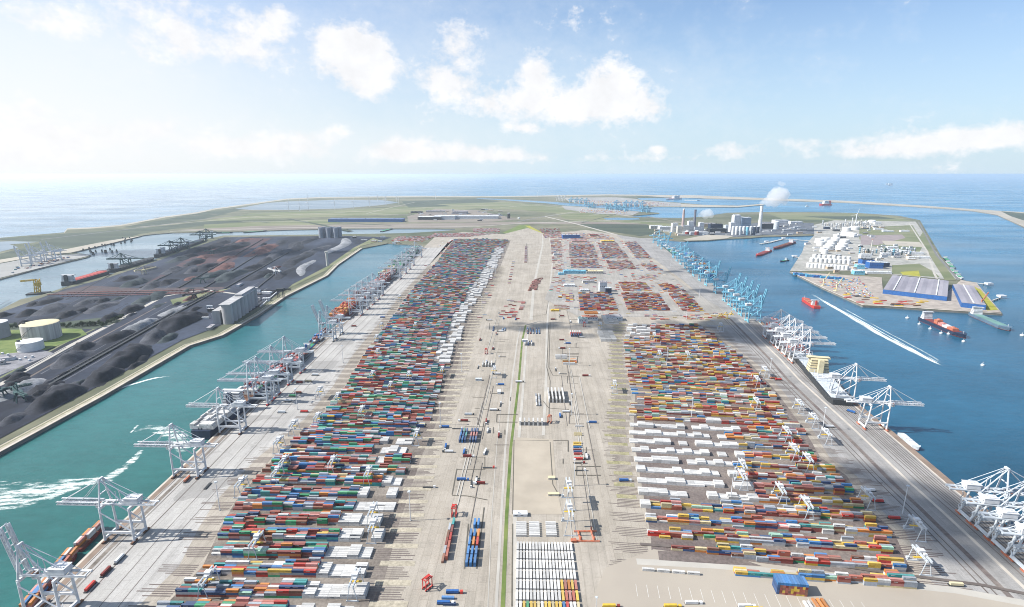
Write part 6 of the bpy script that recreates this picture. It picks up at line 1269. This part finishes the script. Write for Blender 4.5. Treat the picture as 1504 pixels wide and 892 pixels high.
# ================================================================= TREES
LEAF = [M('dark_leaf_green', (.03,.055,.02), .9, .25, .2), M('mid_leaf_green', (.055,.09,.03), .9, .25, .2)]; BARK = M('brown_bark', (.08,.06,.045), .9)
def tree_mesh(seed, H=9, R_=4):
    rn = random.Random(seed); cr = MB(); tk = MB(); tk.tube((0,0,0), (rn.uniform(-.4,.4), rn.uniform(-.4,.4), H*.6), .35, 6, .15)
    for k in range(4): t_ = rn.uniform(0, 6.3); tk.tube((0,0,H*.35+k*.4), (math.cos(t_)*R_*.5, math.sin(t_)*R_*.5, H*.6+k*.4), .16, 5, .06)
    cl = [(rn.uniform(-R_*.6, R_*.6), rn.uniform(-R_*.6, R_*.6), rn.uniform(H*.4, H*.9), rn.uniform(1.0, R_*.5)) for _ in range(11)]
    for i in range(340):
        x, y, z, r_ = rn.choice(cl); d = Vector((rn.gauss(0,1), rn.gauss(0,1), rn.gauss(0,1))).normalized()*r_*rn.uniform(.5, 1.1); c_ = Vector((x, y, z))+d; s = rn.uniform(.3, .65)
        a = Vector((rn.gauss(0,1), rn.gauss(0,1), rn.gauss(0,1))).normalized(); b = a.orthogonal().normalized(); cr.mi = 0 if rn.random() < .5 else 1
        cr.add([c_-a*s-b*s*.6, c_+a*s-b*s*.6, c_+a*s+b*s*.6, c_-a*s+b*s*.6], [(0,1,2,3)])
    return cr, tk
TP = []
for s in range(3):
    cr, tk = tree_mesh(s); r = empty('broadleaf_tree', (0,0,0), 0, '', 'tree'); cr.build('crown', LEAF, r); tk.build('trunk', BARK, r); TP.append(r)
rt = random.Random(4); TPOS = [(90+i*2.4+rt.uniform(-1,1), 482-i*.15+rt.uniform(-1.4,1.2)) for i in range(26)]+[(4+i*3.0+rt.uniform(-1,1), 483+rt.uniform(-2.2,1)) for i in range(12)]+[(150+i*2.4, 480-i*1.0+rt.uniform(-1,1)) for i in range(14)]
for i, (a, b) in enumerate(sorted(TPOS)):
    c = copy_tree(TP[i % 3]); c.location = G(a, b); k_ = rt.uniform(.8, 1.5); c.scale = (k_, k_, k_); c.rotation_euler = (0, 0, rt.uniform(0, 6)); tag(c, 'green broadleaf tree in the belt behind the storage tanks, %s from the left' % od(i+1), 'tree', 'tree belt behind the tanks')
for r in TP: kill(r)
# ================================================================= CLOUDS OVERHEAD (above and left of the frame), whose shadows fall on the port
cm_ = bpy.data.materials.new('cloud_vapour'); cm_.use_nodes = True; ct = cm_.node_tree; cb_ = ct.nodes['Principled BSDF']; cb_.inputs['Base Color'].default_value = (.9,.9,.92,1); cb_.inputs['Roughness'].default_value = 1
ca = ramp(ct, noise(ct, .012, detail=6), .3, .6, .15, .5); ct.links.new(ca, cb_.inputs['Alpha'])
def cloud(target, L, W, label, seed, alt=1250, rz=0):
    rn = random.Random(seed); tgt = G(*target); c_ = tgt+SUNV*(alt/SUNV.z); m = MB()
    for k in range(int(10+L/28)):
        f = rn.uniform(-1, 1); x = f*L/2; y = rn.gauss(0, .28)*W*(1-.5*f*f); r_ = W*rn.uniform(.16, .34)*(1-.45*abs(f)); n_, rg = 12, 6; vs = []; fs = []
        for i in range(rg+1):
            for j in range(n_):
                th = PI*i/rg; ph = 2*PI*j/n_; w_ = 1+.15*math.sin(ph*3+th*4+k); vs.append((x+math.sin(th)*math.cos(ph)*r_*1.3*w_, y+math.sin(th)*math.sin(ph)*r_*w_, math.cos(th)*r_*.6*w_+r_*.3))
        for i in range(rg):
            for j in range(n_): fs.append((i*n_+j, (i+1)*n_+j, (i+1)*n_+(j+1) % n_, i*n_+(j+1) % n_))
        m.add(vs, fs)
    tag(m.build('cloud', cm_, loc=c_, rz=rz), label, 'cloud', kind='stuff')
cloud((890,479), 660, 120, 'thin cloud bank overhead outside the frame, shading the road between the terminals', 1)
cloud((1085,487), 300, 170, 'small cloud overhead shading the right apron', 2, rz=-.4)
cloud((1300,745), 210, 130, 'small cloud overhead shading the near right apron', 3, rz=-.8)
cloud((1020,400), 260, 110, 'small cloud overhead shading the light blue cranes', 4)
cloud((1060,430), 240, 110, 'small cloud overhead shading the apron of the light blue cranes', 5)
cloud((300,372), 1400, 260, 'large cloud overhead shading the far coal field', 6)
# ================================================================= CONTAINER MESHES (after ships have added theirs)
CW, CH = 2.44, 2.86
def area(b):
    px, py, s = PX((b['x'], b['y'], b['z']+2.6))
    if not (2 < px < 1502 and py < 890): return 0
    e = 1 if not b.get('cov') else 0
    return s*s*(b['L']*CW*(.62*e)+(b['L'] if abs(math.sin(b['yaw'])) < .5 else CW)*CH*.6*b.get('front', 1)+.001)
key = lambda b: (round(b['x'], 1), round(b['y'], 1))
tops = {}
for b in BOX: k = key(b); tops[k] = max(tops.get(k, -1), b['z'])
occ = {}
for b in BOX:
    if 'file' in b: occ[(b['yd'], b['lane'], b['col'], b['file'], b['half'], b['tier'])] = 1
for b in BOX:
    b['cov'] = b['z'] < tops[key(b)]
    if 'file' in b: b['front'] = 0 if b['file'] > 1 and (b['yd'], b['lane'], b['col'], b['file']-1, b['half'], b['tier']) in occ else 1
    elif b['yd'] == 'white parking block' or 'upper block' in b['yd']: b['front'] = .5
    b['a'] = area(b)
cand = [b for b in BOX if b['yd'] not in ('scattered', 'pipe yard', 'far terminal', 'left far terminal', 'ship') and not b['yd'].startswith('terminal') and not b['yd'].startswith('small')]
cand.sort(key=lambda b: -b['a'])
IND = []; seen = set()
STK = ('bottom', 'second-tier', 'third-tier', 'top fourth-tier', 'topmost')
FILEN = ('', 'front', 'second', 'third', 'fourth', 'fifth', 'rear')
def clabel(b):
    c = PN[b['c']]
    if 'file' in b:
        t_ = ('ground-tier', 'second-tier', 'third-tier', 'fourth-tier')[b['tier']-1]; h = ('', 'left half of ', 'right half of ')[b['half']]
        return '%s %s container, %s%s column, %s file, %s lane from the camera, %s' % (c, t_, h, od(b['col']), FILEN[b['file']], od(b['lane']), b['yd'])
    if b['yd'] == 'white parking block': return '%s container parked end-on, %s from the left in the %s rank of the central block' % (c, od(b['place']), od(b['rank']))
    if 'upper block' in b['yd']: return '%s container lying crosswise, %s from the front of the %s' % (c, od(b['rank']), b['yd'])
    if 'corner' in b['yd']: return '%s container, %s from the left, %s tier of the %s' % (c, od(b['place']), od(b['tier']), b['yd'])
    return '%s container, %s from the left in the %s' % (c, od(b['place']), b['yd'])
for b in cand:
    if len(IND) >= 300: break
    lb = clabel(b)
    if lb in seen or b['a'] <= 0: continue
    if len(lb.split()) > 16: lb = lb.replace(' from the camera', '')
    seen.add(lb); b['label'] = lb; IND.append(b)
inds = set(id(b) for b in IND)
CMAT = {}
def cmat(ci, k):
    if (ci, k) not in CMAT:
        c = np.array(PRGB[ci])*(.85, 1, 1.15)[k]; CMAT[(ci, k)] = M(PN[ci].replace(' ', '_')+'_container_paint', tuple(c), .5, .14, .6, fine=2.5, dusty=.13)
    return CMAT[(ci, k)]
LOGO = M('faded_white_lettering', (.6,.6,.58), .6, .1, .5); LOGOD = M('dark_lettering', (.06,.07,.1), .6, .1, .5)
def cmesh(L, ci, k, style):
    m = MB(); h = CH; w2 = CW/2; n = int(L/.56); l2 = L/2
    m.box(0, 0, 0, L-.02, CW-.16, h-.03)                       # inner shell
    for sy in (-1, 1):                                          # corrugated sides as ribs standing proud
        for i in range(n): m.box(-l2+.28+i*(L-.5)/n+.12, sy*(w2-.06), .16, .26, .06, h-.32)
        m.box(0, sy*(w2-.06), 0, L, .12, .16); m.box(0, sy*(w2-.06), h-.13, L, .12, .12)
    for sx_ in (-1, 1):
        for sy in (-1, 1): m.box(sx_*(l2-.09), sy*(w2-.09), 0, .18, .18, h)
    for i in range(int(L/1.2)): m.box(-l2+.6+i*1.2, 0, h-.032, .5, CW-.3, .03)
    for y_ in (-.75, -.3, .3, .75): m.tube((l2+.02, y_, .15), (l2+.02, y_, h-.15), .035, 5)
    m.mi = 1
    if style and L > 8:
        for sy in (-1, 1):
            x0 = -l2*.55 if style == 1 else l2*.1; wd = (.9, .7, .9, .8, .7)
            for q, w_ in enumerate(wd[:4 if style == 1 else 5]): m.box(x0+q*1.05, sy*(w2+.012), h*.52, w_*.8, .025, .62 if style == 1 else .5)
    me_o = m.build('shipping_container', [cmat(ci, k), LOGOD if PN[ci] in ('white','yellow','cream','pale green','orange') else LOGO]); me = me_o.data; bpy.data.objects.remove(me_o); return me
CM = {}
for i, b in enumerate(IND):
    k = (b['L'], b['c'], i % 3, (0, 1, 2, 1)[(i*7) % 4])
    if k not in CM: CM[k] = cmesh(*k)
    o = bpy.data.objects.new('shipping_container', CM[k]); C.objects.link(o); o.location = (b['x'], b['y'], b['z']+.02); o.rotation_euler = (0, 0, b['yaw'])
    tag(o, b['label'], 'container', 'shipping containers')
R_ = [b for b in BOX if id(b) not in inds]; n = len(R_)
X = np.array([(b['x'], b['y'], b['z']+.02, b['yaw'], b['L'], b['c']) for b in R_])
s3 = np.array([(-1,-1,0),(1,-1,0),(1,1,0),(-1,1,0),(-1,-1,1),(1,-1,1),(1,1,1),(-1,1,1)], float)
lx = s3[None,:,0]*X[:,4:5]/2; ly_ = s3[None,:,1]*CW/2*np.ones((n,1)); cz = s3[None,:,2]*CH+X[:,2:3]
co, si = np.cos(X[:,3:4]), np.sin(X[:,3:4])
V = np.stack([X[:,0:1]+lx*co-ly_*si, X[:,1:2]+lx*si+ly_*co, cz], -1).reshape(-1, 3)
fq = np.array([(0,1,5,4),(1,2,6,5),(2,3,7,6),(3,0,4,7),(4,5,6,7)]); Fq = (fq[None]+np.arange(n)[:,None,None]*8).reshape(-1, 4)
me = bpy.data.meshes.new('container_stacks'); me.vertices.add(len(V)); me.vertices.foreach_set('co', V.ravel().astype(np.float32))
me.loops.add(Fq.size); me.loops.foreach_set('vertex_index', Fq.ravel().astype(np.int32)); me.polygons.add(len(Fq)); me.polygons.foreach_set('loop_start', np.arange(0, Fq.size, 4, dtype=np.int32))
try: me.polygons.foreach_set('loop_total', np.full(len(Fq), 4, dtype=np.int32))
except Exception: pass
me.update(calc_edges=True); me.shade_flat(); me.materials.append(PAINT)
colr = .86*PRGB[X[:,5].astype(int)]*np.random.uniform(.75, 1.2, (n, 1)); colr = np.clip(colr+np.random.uniform(-.012, .03, (n, 1)), 0, 1); colr = np.concatenate([colr, np.ones((n,1))], 1).repeat(8, 0)
at = me.attributes.new('paint', 'FLOAT_COLOR', 'POINT'); at.data.foreach_set('color', colr.ravel().astype(np.float32))
o = bpy.data.objects.new('container_stacks', me); C.objects.link(o); tag(o, 'thousands of farther shipping containers stacked in the yards and on the ships', 'containers', kind='stuff')
print('containers', n, 'individual', len(IND))
